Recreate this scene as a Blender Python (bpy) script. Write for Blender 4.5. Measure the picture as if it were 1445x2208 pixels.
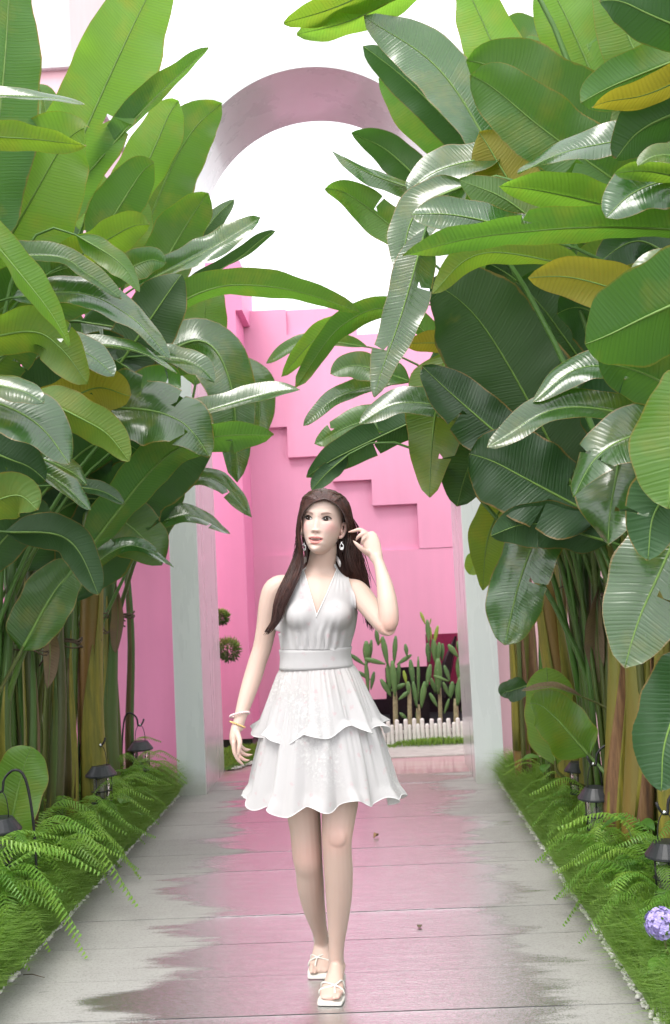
import bpy, bmesh, math, random
import numpy as np
from mathutils import Vector, Matrix, noise
from mathutils.bvhtree import BVHTree

for o in list(bpy.data.objects): bpy.data.objects.remove(o)
SC = bpy.context.scene
COL = SC.collection
PI = math.pi
R_ = math.radians

# ------------------------------------------------------------------ camera
FPX, CX, CY, CAMH = 2200.0, 722.5, 1104.0, 1.36      # focal length and centre in photo pixels (1445 x 2208)
cam_d = bpy.data.cameras.new('camera')
cam = bpy.data.objects.new('camera', cam_d); COL.objects.link(cam)
cam_d.sensor_fit = 'VERTICAL'; cam_d.sensor_height = 36.0
cam_d.lens = 36.0 * FPX / 2208.0
cam_d.clip_start = 0.05; cam_d.clip_end = 2000
CAMROT = (Matrix.Rotation(R_(1.8194), 3, 'Z') @ Matrix.Rotation(R_(90 + 4.1461), 3, 'X')
          @ Matrix.Rotation(R_(-2.7), 3, 'Z'))
cam.matrix_world = Matrix.Translation((0, 0, CAMH)) @ CAMROT.to_4x4()
cam_d.dof.use_dof = True; cam_d.dof.focus_distance = 3.55; cam_d.dof.aperture_fstop = 5.6
SC.camera = cam
CAMPOS = Vector((0, 0, CAMH))

# ------------------------------------------------------------------ sky, sun, exposure: bright overcast
world = bpy.data.worlds.new('World'); SC.world = world; world.use_nodes = True
wn = world.node_tree; wn.nodes.clear()
w_out = wn.nodes.new('ShaderNodeOutputWorld'); w_bg = wn.nodes.new('ShaderNodeBackground')
w_sky = wn.nodes.new('ShaderNodeTexSky'); w_sky.sky_type = 'NISHITA'; w_sky.sun_disc = False
SUN_EL, SUN_AZ = 58.0, 205.0      # azimuth: degrees clockwise from +Y; behind the camera, a little to the left
w_sky.sun_elevation = R_(SUN_EL); w_sky.sun_rotation = R_(SUN_AZ)
w_sky.air_density = 1.0; w_sky.dust_density = 6.0; w_sky.ozone_density = 1.0
w_mix = wn.nodes.new('ShaderNodeMix'); w_mix.data_type = 'RGBA'
w_mix.inputs['Factor'].default_value = 0.86                       # closed cloud cover over the clear sky
w_mix.inputs['B'].default_value = (9.0, 9.15, 9.3, 1)
wn.links.new(w_sky.outputs['Color'], w_mix.inputs['A'])
wn.links.new(w_mix.outputs['Result'], w_bg.inputs['Color'])
w_bg.inputs['Strength'].default_value = 0.13
wn.links.new(w_bg.outputs['Background'], w_out.inputs['Surface'])
sun_d = bpy.data.lights.new('sun', 'SUN'); sun_d.energy = 1.3; sun_d.angle = R_(25); sun_d.color = (1, 0.97, 0.93)
sun = bpy.data.objects.new('sun', sun_d); COL.objects.link(sun)
_sd = Vector((math.sin(R_(SUN_AZ)) * math.cos(R_(SUN_EL)), math.cos(R_(SUN_AZ)) * math.cos(R_(SUN_EL)), math.sin(R_(SUN_EL))))
sun.rotation_euler = _sd.to_track_quat('Z', 'Y').to_euler()
SC.view_settings.view_transform = 'Standard'; SC.view_settings.look = 'None'
SC.view_settings.exposure = 1.0; SC.view_settings.gamma = 1.0
SC.view_settings.use_curve_mapping = False
SC.render.engine = 'CYCLES'
cy = SC.cycles
cy.max_bounces = 6; cy.diffuse_bounces = 2; cy.glossy_bounces = 2; cy.transmission_bounces = 3; cy.transparent_max_bounces = 4
cy.use_adaptive_sampling = True; cy.adaptive_threshold = 0.02
cy.caustics_reflective = False; cy.caustics_refractive = False

# ------------------------------------------------------------------ helpers
def ray(px, py):
    return CAMROT @ Vector(((px - CX) / FPX, -(py - CY) / FPX, -1.0))
def at(px, py, Y):
    d = ray(px, py); return CAMPOS + d * (Y / d.y)
def mpp(Y): return Y / FPX                              # metres per photo pixel at distance Y

def tag(o, label=None, cat=None, group=None, kind=None):
    if label: o['label'] = label
    if cat: o['category'] = cat
    if group: o['group'] = group
    if kind: o['kind'] = kind
    return o
def obj(name, me, mat=None, parent=None, smooth=True):
    if mat is not None and len(me.materials) == 0: me.materials.append(mat)
    if smooth:
        me.polygons.foreach_set('use_smooth', [True] * len(me.polygons))
    o = bpy.data.objects.new(name, me); COL.objects.link(o)
    if parent is not None:
        o.parent = parent
        o.matrix_parent_inverse = parent_world(parent).inverted()
    return o
def parent_world(p):
    m = p.matrix_basis.copy()
    if p.parent is not None: m = parent_world(p.parent) @ p.matrix_parent_inverse @ m
    return m
def empty(name, loc=(0, 0, 0), rz=0):
    o = bpy.data.objects.new(name, None); COL.objects.link(o); o.location = loc; o.rotation_euler = (0, 0, rz)
    o.empty_display_size = 0.1
    return o
def mesh(name, v, f, uvs=None, uv2=None):
    me = bpy.data.meshes.new(name)
    me.from_pydata([tuple(p) for p in v], [], [tuple(q) for q in f])
    for nm, data in (('UVMap', uvs), ('Edge', uv2)):
        if data is not None:
            l = me.uv_layers.new(name=nm)
            idx = np.zeros(len(me.loops), dtype=np.int32); me.loops.foreach_get('vertex_index', idx)
            l.data.foreach_set('uv', np.asarray(data, dtype=np.float32)[idx].ravel())
    me.update()
    return me
def np_mesh(name, V, F):
    """V (n,3), F (m,k) with k constant"""
    V = np.asarray(V, np.float32); F = np.asarray(F, np.int32); k = F.shape[1]
    me = bpy.data.meshes.new(name)
    me.vertices.add(len(V)); me.vertices.foreach_set('co', V.ravel())
    me.loops.add(F.size); me.loops.foreach_set('vertex_index', F.ravel())
    me.polygons.add(len(F)); me.polygons.foreach_set('loop_start', np.arange(0, F.size, k, dtype=np.int32))
    me.update(calc_edges=True)
    return me
def box_vf(x0, x1, y0, y1, z0, z1):
    v = [(x0, y0, z0), (x1, y0, z0), (x1, y1, z0), (x0, y1, z0), (x0, y0, z1), (x1, y0, z1), (x1, y1, z1), (x0, y1, z1)]
    f = [(0, 3, 2, 1), (4, 5, 6, 7), (0, 1, 5, 4), (1, 2, 6, 5), (2, 3, 7, 6), (3, 0, 4, 7)]
    return v, f
def bevel_me(me, w, seg=1):
    bm = bmesh.new(); bm.from_mesh(me)
    bmesh.ops.bevel(bm, geom=bm.edges[:], offset=w, segments=seg, profile=0.5, affect='EDGES')
    bm.to_mesh(me); bm.free(); return me
def box_me(name, x0, x1, y0, y1, z0, z1, bev=0.0):
    me = mesh(name, *box_vf(x0, x1, y0, y1, z0, z1))
    if bev: bevel_me(me, bev)
    return me
def prism_me(name, poly, y0, y1):
    """polygon of (x,z) extruded from y0 (front) to y1"""
    n = len(poly)
    v = [(x, y0, z) for x, z in poly] + [(x, y1, z) for x, z in poly]
    f = [tuple(range(n)), tuple(range(2 * n - 1, n - 1, -1))]
    f += [(i, i + n, (i + 1) % n + n, (i + 1) % n) for i in range(n)]
    me = mesh(name, v, f)
    bm = bmesh.new(); bm.from_mesh(me); bmesh.ops.triangulate(bm, faces=[q for q in bm.faces if len(q.verts) > 4], ngon_method='EAR_CLIP')
    bmesh.ops.recalc_face_normals(bm, faces=bm.faces)
    bm.to_mesh(me); bm.free(); return me
def frames(pts):
    """tangents and two normals transported along a polyline"""
    n = len(pts); T = []
    for i in range(n):
        a = pts[max(i - 1, 0)]; b = pts[min(i + 1, n - 1)]
        t = (b - a); T.append(t.normalized() if t.length > 1e-9 else Vector((0, 0, 1)))
    ref = Vector((0, 1, 0)) if abs(T[0].y) < 0.8 else Vector((1, 0, 0))
    N = (ref - T[0] * ref.dot(T[0])).normalized(); out = []
    for i in range(n):
        N = (N - T[i] * N.dot(T[i])).normalized()
        out.append((T[i], N, T[i].cross(N)))
    return out
def tube_vf(pts, rad, k=6, caps=True, off=0):
    pts = [Vector(p) for p in pts]; fr = frames(pts); v = []; f = []
    if not hasattr(rad, '__len__'): rad = [rad] * len(pts)
    for i, p in enumerate(pts):
        r = rad[i]; rx, ry = r if hasattr(r, '__len__') else (r, r)
        for j in range(k):
            a = 2 * PI * j / k
            v.append(p + fr[i][1] * (rx * math.cos(a)) + fr[i][2] * (ry * math.sin(a)))
    for i in range(len(pts) - 1):
        for j in range(k):
            a = off + i * k + j; b = off + i * k + (j + 1) % k
            f.append((a, b, b + k, a + k))
    if caps:
        f.append(tuple(off + j for j in range(k - 1, -1, -1)))
        f.append(tuple(off + (len(pts) - 1) * k + j for j in range(k)))
    return v, f
def tube_me(name, pts, rad, k=6): return mesh(name, *tube_vf(pts, rad, k))
class MB:
    def __init__(s): s.v = []; s.f = []
    def add(s, v, f):
        o = len(s.v); s.v += [tuple(p) for p in v]; s.f += [tuple(i + o for i in q) for q in f]; return s
    def tube(s, pts, rad, k=6): return s.add(*tube_vf(pts, rad, k))
    def box(s, *a): return s.add(*box_vf(*a))
    def lathe(s, prof, k=16, c=(0, 0, 0)):
        v = []; f = []
        for r, z in prof:
            for j in range(k):
                a = 2 * PI * j / k; v.append((c[0] + r * math.cos(a), c[1] + r * math.sin(a), c[2] + z))
        for i in range(len(prof) - 1):
            for j in range(k):
                b = (j + 1) % k; f.append((i * k + j, i * k + b, (i + 1) * k + b, (i + 1) * k + j))
        return s.add(v, f)
    def me(s, name): return mesh(name, s.v, s.f)
def spline(P, n):
    """Catmull-Rom through control points, n samples"""
    P = [Vector(p) for p in P]
    if len(P) == 2: P = [P[0], (P[0] + P[1]) / 2, P[1]]
    Q = [P[0] * 2 - P[1]] + P + [P[-1] * 2 - P[-2]]
    L = [0]
    for i in range(len(P) - 1): L.append(L[-1] + (P[i + 1] - P[i]).length)
    out = []
    for s in range(n):
        t = L[-1] * s / (n - 1); i = 0
        while i < len(P) - 2 and t > L[i + 1]: i += 1
        u = (t - L[i]) / max(L[i + 1] - L[i], 1e-9)
        p0, p1, p2, p3 = Q[i], Q[i + 1], Q[i + 2], Q[i + 3]
        out.append(0.5 * ((2 * p1) + (p2 - p0) * u + (2 * p0 - 5 * p1 + 4 * p2 - p3) * u * u + (3 * p1 - p0 - 3 * p2 + p3) * u ** 3))
    return out

# ------------------------------------------------------------------ materials
class NT:
    def __init__(s, name):
        s.m = bpy.data.materials.new(name); s.m.use_nodes = True; s.t = s.m.node_tree
        s.b = s.t.nodes['Principled BSDF']; s.out = s.t.nodes['Material Output']
    def n(s, kind, **kw):
        nd = s.t.nodes.new('ShaderNode' + kind)
        for k, v in kw.items():
            if k in nd.inputs.keys(): nd.inputs[k].default_value = v
            else: setattr(nd, k, v)
        return nd
    def l(s, a, b): s.t.links.new(a, b)
    def noise(s, scale, detail=4, rough=0.55, vec=None, dist=0.0):
        nd = s.n('TexNoise'); nd.inputs['Scale'].default_value = scale; nd.inputs['Detail'].default_value = detail
        nd.inputs['Roughness'].default_value = rough; nd.inputs['Distortion'].default_value = dist
        if vec is not None: s.l(vec, nd.inputs['Vector'])
        return nd.outputs['Fac']
    def math(s, op, a, b=None, c=None, clamp=False):
        nd = s.n('Math', operation=op, use_clamp=clamp)
        for i, x in enumerate((a, b, c)):
            if x is None: continue
            if isinstance(x, (int, float)): nd.inputs[i].default_value = x
            else: s.l(x, nd.inputs[i])
        return nd.outputs[0]
    def ramp(s, fac, stops, interp='LINEAR'):
        nd = s.n('ValToRGB'); cr = nd.color_ramp; cr.interpolation = interp
        while len(cr.elements) < len(stops): cr.elements.new(0.5)
        for e, (p, c) in zip(cr.elements, stops):
            e.position = p; e.color = (*c, 1) if len(c) == 3 else c
        s.l(fac, nd.inputs['Fac']); return nd.outputs['Color']
    def mix(s, fac, a, b, mode='MIX'):
        nd = s.n('Mix', data_type='RGBA', blend_type=mode)
        for k, x in (('Factor', fac), ('A', a), ('B', b)):
            if isinstance(x, (int, float)): nd.inputs[k].default_value = x
            elif isinstance(x, (tuple, list)): nd.inputs[k].default_value = (*x, 1)
            else: s.l(x, nd.inputs[k])
        return nd.outputs['Result']
    def mapping(s, vec, scale=(1, 1, 1), rot=(0, 0, 0), loc=(0, 0, 0)):
        nd = s.n('Mapping'); nd.inputs['Scale'].default_value = scale; nd.inputs['Rotation'].default_value = rot
        nd.inputs['Location'].default_value = loc
        s.l(vec, nd.inputs['Vector']); return nd.outputs['Vector']
    def pos(s): return s.n('NewGeometry').outputs['Position']
    def objc(s): return s.n('TexCoord').outputs['Object']
    def bump(s, h, strength=0.3, dist=0.01, normal=None):
        nd = s.n('Bump'); nd.inputs['Strength'].default_value = strength; nd.inputs['Distance'].default_value = dist
        s.l(h, nd.inputs['Height'])
        if normal is not None: s.l(normal, nd.inputs['Normal'])
        return nd.outputs['Normal']
    def set(s, **kw):
        for k, x in kw.items():
            k = k.replace('_', ' ')
            i = s.b.inputs[k]
            if isinstance(x, (int, float)): i.default_value = x
            elif isinstance(x, (tuple, list)): i.default_value = (*x, 1) if len(x) == 3 else x
            else: s.l(x, i)
        return s

def simple(name, col, rough=0.5, var=0.12, scale=30, bump=0.1, **kw):
    m = NT(name); c = m.objc()
    nz = m.noise(scale, 5, 0.6, c)
    dk = tuple(max(0, x * (1 - var)) for x in col); lt = tuple(min(1, x * (1 + var)) for x in col)
    m.set(Base_Color=m.ramp(nz, [(0.3, dk), (0.7, lt)]), Roughness=rough, **kw)
    if bump: m.set(Normal=m.bump(m.noise(scale * 4, 4, 0.6, c), bump, 0.003))
    return m.m

def leaf_mat(name, top, under, trans, edge=(0.30, 0.17, 0.03), rough=0.36, spots=0.0, yel=0.0, tfac=0.42, coat=0.25, spec=0.7):
    m = NT(name)
    uv = m.n('UVMap', uv_map='UVMap').outputs['UV']; ed = m.n('UVMap', uv_map='Edge').outputs['UV']
    su = m.n('SeparateXYZ'); m.l(uv, su.inputs[0]); se = m.n('SeparateXYZ'); m.l(ed, se.inputs[0])
    ac, al = su.outputs[0], su.outputs[1]          # metres across (signed) and along
    en, tn = se.outputs[0], se.outputs[1]          # 0..1 midrib to margin, 0..1 base to tip
    aac = m.math('ABSOLUTE', ac)
    info = m.n('ObjectInfo').outputs['Random']
    wob = m.noise(7.0, 2, 0.5, uv)
    vein = m.math('SUBTRACT', al, m.math('MULTIPLY', aac, 0.32))
    vein = m.math('ADD', vein, m.math('MULTIPLY', wob, 0.016))
    fine = m.math('SINE', m.math('MULTIPLY', vein, 2 * PI / 0.0105))
    coarse = m.math('SINE', m.math('MULTIPLY', vein, 2 * PI / 0.031))
    ridge = m.math('POWER', m.math('ABSOLUTE', coarse), 4.0)
    fal = m.math('SUBTRACT', 1.0, m.math('MULTIPLY', en, 0.4))
    hgt = m.math('ADD', m.math('MULTIPLY', fine, 0.22), m.math('MULTIPLY', ridge, -0.9))
    hgt = m.math('MULTIPLY', hgt, fal)
    big = m.noise(5.0, 3, 0.6, uv)
    back = m.n('NewGeometry').outputs['Backfacing']
    col = m.mix(back, top, under)
    hs = m.n('HueSaturation'); m.l(col, hs.inputs['Color'])
    m.l(m.math('ADD', 0.482, m.math('MULTIPLY', info, 0.036)), hs.inputs['Hue'])
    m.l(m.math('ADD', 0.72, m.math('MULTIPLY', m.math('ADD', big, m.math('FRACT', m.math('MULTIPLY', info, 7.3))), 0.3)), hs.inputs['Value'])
    col = hs.outputs['Color']
    col = m.mix(m.math('MULTIPLY', ridge, 0.22), col, tuple(min(1, x * 1.7 + 0.02) for x in top))
    blot = m.noise(3.2, 4, 0.6, m.mapping(uv, loc=(3, 1, 0)))
    yf = m.math('MULTIPLY', m.math('SUBTRACT', m.math('ADD', blot, yel), 0.55), 3.0, clamp=True)
    col = m.mix(m.math('MULTIPLY', yf, 0.75), col, (0.34, 0.30, 0.035))
    if spots:
        sp = m.noise(75, 3, 0.7, uv)
        col = m.mix(m.math('MULTIPLY', m.math('GREATER_THAN', sp, 0.63), spots), col, (0.42, 0.22, 0.02))
    eg = m.math('SUBTRACT', m.math('ADD', en, m.math('MULTIPLY', m.math('SUBTRACT', m.noise(16, 4, 0.6, uv), 0.5), 0.14)), 0.955)
    eg = m.math('MULTIPLY', eg, 45.0, clamp=True)
    tip = m.math('MULTIPLY', m.math('SUBTRACT', m.math('ADD', tn, m.math('MULTIPLY', m.noise(22, 4, 0.6, uv), 0.05)), 1.012), 60.0, clamp=True)
    col = m.mix(m.math('MAXIMUM', m.math('MULTIPLY', eg, 0.8), tip), col, edge)
    rgh = m.math('ADD', m.math('MULTIPLY', back, 0.2), rough)
    rgh = m.math('ADD', rgh, m.math('MULTIPLY', m.noise(9, 3, 0.6, uv), 0.12))
    drop = m.noise(140, 2, 0.4, uv)
    drops = m.math('MULTIPLY', m.math('SUBTRACT', drop, 0.66), 10.0, clamp=True)
    m.set(Base_Color=col, Roughness=rgh)
    nb = m.bump(hgt, 0.42, 0.002); nb2 = m.bump(drops, 0.5, 0.002, nb)
    m.set(Normal=nb2)
    m.b.inputs['Specular IOR Level'].default_value = spec; m.set(Coat_Weight=m.math('MULTIPLY', m.math('SUBTRACT', 1.0, back), coat), Coat_Roughness=0.16, Coat_IOR=1.6)
    tr = m.n('BsdfTranslucent')
    tc = m.mix(m.math('MULTIPLY', yf, 0.6), trans, (0.55, 0.46, 0.04))
    tc = m.mix(m.math('MULTIPLY', ridge, 0.4), tc, tuple(x * 0.6 for x in trans))
    m.l(tc, tr.inputs['Color']); m.l(nb, tr.inputs['Normal'])
    mx = m.n('MixShader'); mx.inputs[0].default_value = tfac
    m.l(m.b.outputs[0], mx.inputs[1]); m.l(tr.outputs[0], mx.inputs[2]); m.l(mx.outputs[0], m.out.inputs['Surface'])
    return m.m
LEAF = {
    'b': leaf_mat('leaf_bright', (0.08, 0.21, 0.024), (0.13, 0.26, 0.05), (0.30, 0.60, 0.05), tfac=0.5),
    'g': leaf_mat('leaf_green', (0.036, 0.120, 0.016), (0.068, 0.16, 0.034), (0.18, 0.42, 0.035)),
    'd': leaf_mat('leaf_deep_shaded', (0.018, 0.072, 0.016), (0.036, 0.095, 0.028), (0.07, 0.20, 0.022), tfac=0.36, yel=-0.12),  # deep green, darkened further so canopy shade sits in the colour
    's': leaf_mat('leaf_glossy', (0.034, 0.108, 0.022), (0.07, 0.145, 0.045), (0.14, 0.34, 0.04), rough=0.2, coat=1.0, spec=1.0),
    'o': leaf_mat('leaf_olive', (0.085, 0.19, 0.02), (0.13, 0.22, 0.04), (0.30, 0.52, 0.035), yel=0.03, spots=0.2),
    'x': leaf_mat('leaf_dry', (0.20, 0.13, 0.08), (0.24, 0.17, 0.11), (0.20, 0.13, 0.08), edge=(0.10, 0.06, 0.04), rough=0.6, coat=0.0, tfac=0.15),
    'y': leaf_mat('leaf_yellow', (0.24, 0.24, 0.02), (0.30, 0.28, 0.035), (0.50, 0.45, 0.03), yel=0.28, spots=0.6),
}
def stalk_mat(name, lo, hi, rough=0.4):
    m = NT(name); p = m.pos(); s = m.n('SeparateXYZ'); m.l(p, s.inputs[0])
    nz = m.noise(1.0, 4, 0.6, m.mapping(p, (18, 18, 1.2)))
    zz = m.math('ADD', m.math('MULTIPLY', s.outputs[2], 0.42), m.math('MULTIPLY', m.math('SUBTRACT', nz, 0.5), 0.7))
    zz = m.math('ADD', zz, m.math('MULTIPLY', m.math('SUBTRACT', m.n('ObjectInfo').outputs['Random'], 0.5), 0.9))
    m.set(Base_Color=m.ramp(zz, [(0.0, lo), (0.34, tuple((a + b) / 2 for a, b in zip(lo, hi))), (0.7, hi)]), Roughness=rough)
    m.set(Normal=m.bump(m.noise(1.0, 3, 0.6, m.mapping(p, (160, 160, 3))), 0.35, 0.004))
    return m.m
STALK = stalk_mat('leaf_stalk', (0.10, 0.11, 0.025), (0.085, 0.19, 0.035))
MIDRIB = simple('midrib', (0.15, 0.27, 0.05), 0.4, 0.15, 20, 0.05)
STEMG = stalk_mat('green_stem', (0.075, 0.075, 0.025), (0.065, 0.14, 0.028), 0.4)
STEMM = stalk_mat('pseudostem', (0.22, 0.11, 0.025), (0.19, 0.20, 0.035), 0.45)
def sheath_mat():
    m = NT('dry_sheath'); p = m.objc(); r = m.n('ObjectInfo').outputs['Random']
    nz = m.noise(1.0, 5, 0.65, m.mapping(p, (40, 40, 4)))
    c = m.ramp(nz, [(0.25, (0.06, 0.03, 0.02)), (0.5, (0.20, 0.10, 0.045)), (0.75, (0.33, 0.20, 0.09))])
    g = m.ramp(nz, [(0.3, (0.12, 0.13, 0.02)), (0.7, (0.30, 0.25, 0.03))])
    m.set(Base_Color=m.mix(m.math('GREATER_THAN', r, 0.38), c, g), Roughness=0.6)
    m.set(Normal=m.bump(m.noise(1.0, 3, 0.6, m.mapping(p, (200, 200, 5))), 0.5, 0.004)); return m.m
SHEATH = sheath_mat()
SHEATHG = stalk_mat('green_sheath', (0.13, 0.085, 0.035), (0.07, 0.15, 0.03), 0.45)

def pink_mat(name, col, rough=0.55):
    m = NT(name); p = m.pos()
    n1 = m.noise(0.9, 4, 0.6, p); n2 = m.noise(1.0, 3, 0.6, m.mapping(p, (7, 7, 0.7)))
    a = tuple(x * 0.90 for x in col); b = tuple(min(1, x * 1.04) for x in col)
    c = m.ramp(m.math('ADD', m.math('MULTIPLY', n1, 0.6), m.math('MULTIPLY', n2, 0.4)), [(0.3, a), (0.7, b)])
    m.set(Base_Color=c, Roughness=rough)
    m.set(Normal=m.bump(m.noise(45, 5, 0.65, p), 0.12, 0.006)); return m.m
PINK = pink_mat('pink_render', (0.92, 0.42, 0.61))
PINK_SHADE = pink_mat('pink_render_shaded', (0.86, 0.30, 0.52))  # darker copy of the wall pink, shade put into the colour
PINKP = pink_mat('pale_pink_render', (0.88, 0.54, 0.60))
def white_mat():
    m = NT('white_panel'); p = m.pos(); s = m.n('SeparateXYZ'); m.l(p, s.inputs[0])
    n1 = m.noise(1.3, 5, 0.6, m.mapping(p, (4, 4, 0.5)))
    c = m.ramp(n1, [(0.25, (0.68, 0.72, 0.73)), (0.75, (0.75, 0.78, 0.785))])
    dirt = m.math('MULTIPLY', m.math('SUBTRACT', 0.11, m.math('ADD', s.outputs[2], m.math('MULTIPLY', m.noise(14, 5, 0.7, p), -0.14))), 7.0, clamp=True)
    c = m.mix(m.math('MULTIPLY', dirt, 0.55), c, (0.30, 0.29, 0.22))
    m.set(Base_Color=c, Roughness=m.math('ADD', 0.22, m.math('MULTIPLY', n1, 0.12)))
    m.set(Normal=m.bump(m.noise(30, 4, 0.6, p), 0.05, 0.004)); m.set(Coat_Weight=0.5, Coat_Roughness=0.12); return m.m
WHITE = white_mat()
DARK = simple('interior_shade', (0.012, 0.012, 0.014), 0.7, 0.3)  # near-black colour carries the shade inside the opening
BLACK = simple('black_metal', (0.014, 0.014, 0.016), 0.38, 0.2, 60, 0.15)

def path_mat():
    m = NT('wet_concrete'); p = m.pos(); s = m.n('SeparateXYZ'); m.l(p, s.inputs[0])
    x, y = s.outputs[0], s.outputs[1]
    r = m.n('ObjectInfo').outputs['Random']
    g1 = m.noise(1.6, 5, 0.6, p); g2 = m.noise(190, 3, 0.7, p); g3 = m.noise(11, 5, 0.65, p)
    dry = m.ramp(m.math('ADD', m.math('MULTIPLY', g1, 0.5), m.math('MULTIPLY', g3, 0.5)), [(0.3, (0.24, 0.235, 0.22)), (0.7, (0.33, 0.325, 0.31))])
    g4 = m.noise(85, 3, 0.75, p)
    dry = m.mix(m.math('MULTIPLY', m.math('SUBTRACT', g2, 0.3), 0.6), dry, (0.56, 0.55, 0.52))
    dry = m.mix(m.math('MULTIPLY', m.math('SUBTRACT', 0.52, g4), 2.2, clamp=True), dry, (0.13, 0.125, 0.115))
    dry = m.mix(m.math('MULTIPLY', r, 0.22), dry, (0.44, 0.43, 0.41))
    # the wet lane down the middle with ragged tongues running across the slabs
    wx = m.math('ABSOLUTE', m.math('ADD', x, 0.19))
    edge = m.noise(1.0, 6, 0.62, m.mapping(p, (0.75, 4.2, 1), loc=(0.3, 0.9, 0)))
    wet = m.math('ADD', m.math('MULTIPLY', m.math('SUBTRACT', 0.72, wx), 4.2), m.math('MULTIPLY', m.math('SUBTRACT', edge, 0.5), 6.0))
    puddle = m.noise(1.0, 5, 0.6, m.mapping(p, (1.5, 6.5, 1), loc=(7.1, 2.2, 0)))
    wet = m.math('MAXIMUM', wet, m.math('MULTIPLY', m.math('SUBTRACT', puddle, 0.70), 7.0))
    wet = m.math('MULTIPLY', m.math('ADD', wet, m.math('MULTIPLY', m.math('SUBTRACT', g2, 0.5), 1.6)), 2.2, clamp=True)
    spot = m.math('GREATER_THAN', m.noise(1.0, 3, 0.5, m.mapping(p, (5, 14, 1), loc=(1.7, 4.1, 0))), 0.715)
    damp = m.math('MAXIMUM', wet, m.math('MULTIPLY', spot, 0.6))
    col = m.mix(damp, dry, m.mix(1.0, dry, (0.60, 0.59, 0.60), 'MULTIPLY'))
    rg = m.math('SUBTRACT', 0.72, m.math('MULTIPLY', wet, 0.60))
    grain = m.noise(1.0, 3, 0.7, m.mapping(p, (26, 120, 26)))
    m.set(Base_Color=col, Roughness=rg, Coat_Weight=m.math('MULTIPLY', wet, 1.0), Coat_Roughness=0.12, Coat_IOR=2.7)
    nb = m.bump(g2, 0.25, 0.004); nc = m.bump(grain, 0.42, 0.0035)
    m.set(Normal=nb); m.l(nc, m.b.inputs['Coat Normal'])
    # the film of water standing on the wet part
    gl = m.n('BsdfGlossy'); gl.inputs['Color'].default_value = (0.96, 0.96, 0.96, 1); gl.inputs['Roughness'].default_value = 0.22
    m.l(m.bump(grain, 0.8, 0.004), gl.inputs['Normal'])
    film = m.math('MULTIPLY', wet, m.math('ADD', 0.40, m.math('MULTIPLY', m.noise(1.0, 4, 0.65, m.mapping(p, (5, 34, 1))), 0.55)))
    mx = m.n('MixShader'); m.l(film, mx.inputs[0]); m.l(m.b.outputs[0], mx.inputs[1]); m.l(gl.outputs[0], mx.inputs[2]); m.l(mx.outputs[0], m.out.inputs['Surface'])
    return m.m
PATHM = path_mat()
def plaza_mat():
    m = NT('wet_pink_paving'); p = m.pos(); s = m.n('SeparateXYZ'); m.l(p, s.inputs[0])
    n = m.noise(2.5, 5, 0.6, m.mapping(p, (0.6, 2.5, 1))); g = m.noise(150, 3, 0.7, p)
    c = m.ramp(n, [(0.35, (0.46, 0.20, 0.25)), (0.65, (0.52, 0.36, 0.36))])
    c = m.mix(m.math('MULTIPLY', g, 0.25), c, (0.5, 0.45, 0.44))
    m.set(Base_Color=c, Roughness=0.35, Coat_Weight=0.7, Coat_Roughness=0.12, Coat_IOR=1.7, Normal=m.bump(g, 0.25, 0.003)); return m.m
PLAZA = plaza_mat()
SOIL = simple('soil', (0.045, 0.035, 0.025), 0.9, 0.4, 25, 0.8)
CONC = simple('pale_concrete', (0.40, 0.385, 0.36), 0.75, 0.15, 12, 0.4)

# ------------------------------------------------------------------ the setting
PXL, PXR = -1.385, 0.815                       # edges of the path
PF, PB = 6.97, 7.82                            # front and back of the arch
tag(obj('ground', box_me('ground', -300, 300, -60, 500, -0.3, -0.03), SOIL, None, False), kind='structure')
for nm, x0, x1 in (('planting_bed_left', -4.5, PXL - 0.05), ('planting_bed_right', PXR + 0.05, 4.0)):
    nx, ny = 24, 60; v = []; f = []
    for i in range(nx + 1):
        for j in range(ny + 1):
            x = x0 + (x1 - x0) * i / nx; y = -2.0 + 9.2 * j / ny
            dz = min(abs(x - (PXL if x < 0 else PXR)) * 0.5, 0.06) + 0.03 * noise.noise(Vector((x * 3, y * 3, 1)))
            v.append((x, y, dz - 0.025))
    for i in range(nx):
        for j in range(ny):
            a = i * (ny + 1) + j; f.append((a, a + ny + 1, a + ny + 2, a + 1))
    tag(obj(nm, mesh(nm, v, f), SOIL), kind='structure')
path = tag(empty('path', ((PXL + PXR) / 2, 4, 0)), kind='structure')
rnd = random.Random(4)
y = -1.0; k = 0
while y < 7.36:
    d = 0.335 + rnd.uniform(-0.012, 0.012)
    y1 = min(y + d, 7.42)
    me = box_me('slab', PXL, PXR, y + 0.0025, y1 - 0.0025, -0.06, rnd.uniform(-0.0012, 0.0012))
    obj('slab', me, PATHM, path, False)
    y = y1; k += 1
obj('slab_bedding', box_me('slab_bedding', PXL + 0.01, PXR - 0.01, -1, 7.42, -0.09, -0.012), simple('joint_dirt', (0.06, 0.055, 0.045), 0.95), path, False)
tag(obj('plaza', box_me('plaza', -8, 8, 7.425, 12, -0.1, -0.004), PLAZA, None, False), kind='structure')
tag(obj('kerb', box_me('kerb', 0.0, 3.5, 8.10, 8.60, -0.05, 0.012, 0.006), CONC, None, False), kind='structure')
lawn = mesh('lawn', [(-1.12, 7.86, 0.004), (-0.98, 8.15, 0.004), (-0.80, 8.62, 0.004), (-0.98, 8.93, 0.004), (-2.6, 8.93, 0.004), (-2.6, 7.86, 0.004)], [(0, 1, 2, 3, 4, 5)])
tag(obj('lawn', lawn, simple('lawn_green', (0.07, 0.17, 0.02), 0.8, 0.4, 60, 0.6), None, False), kind='structure')

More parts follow.
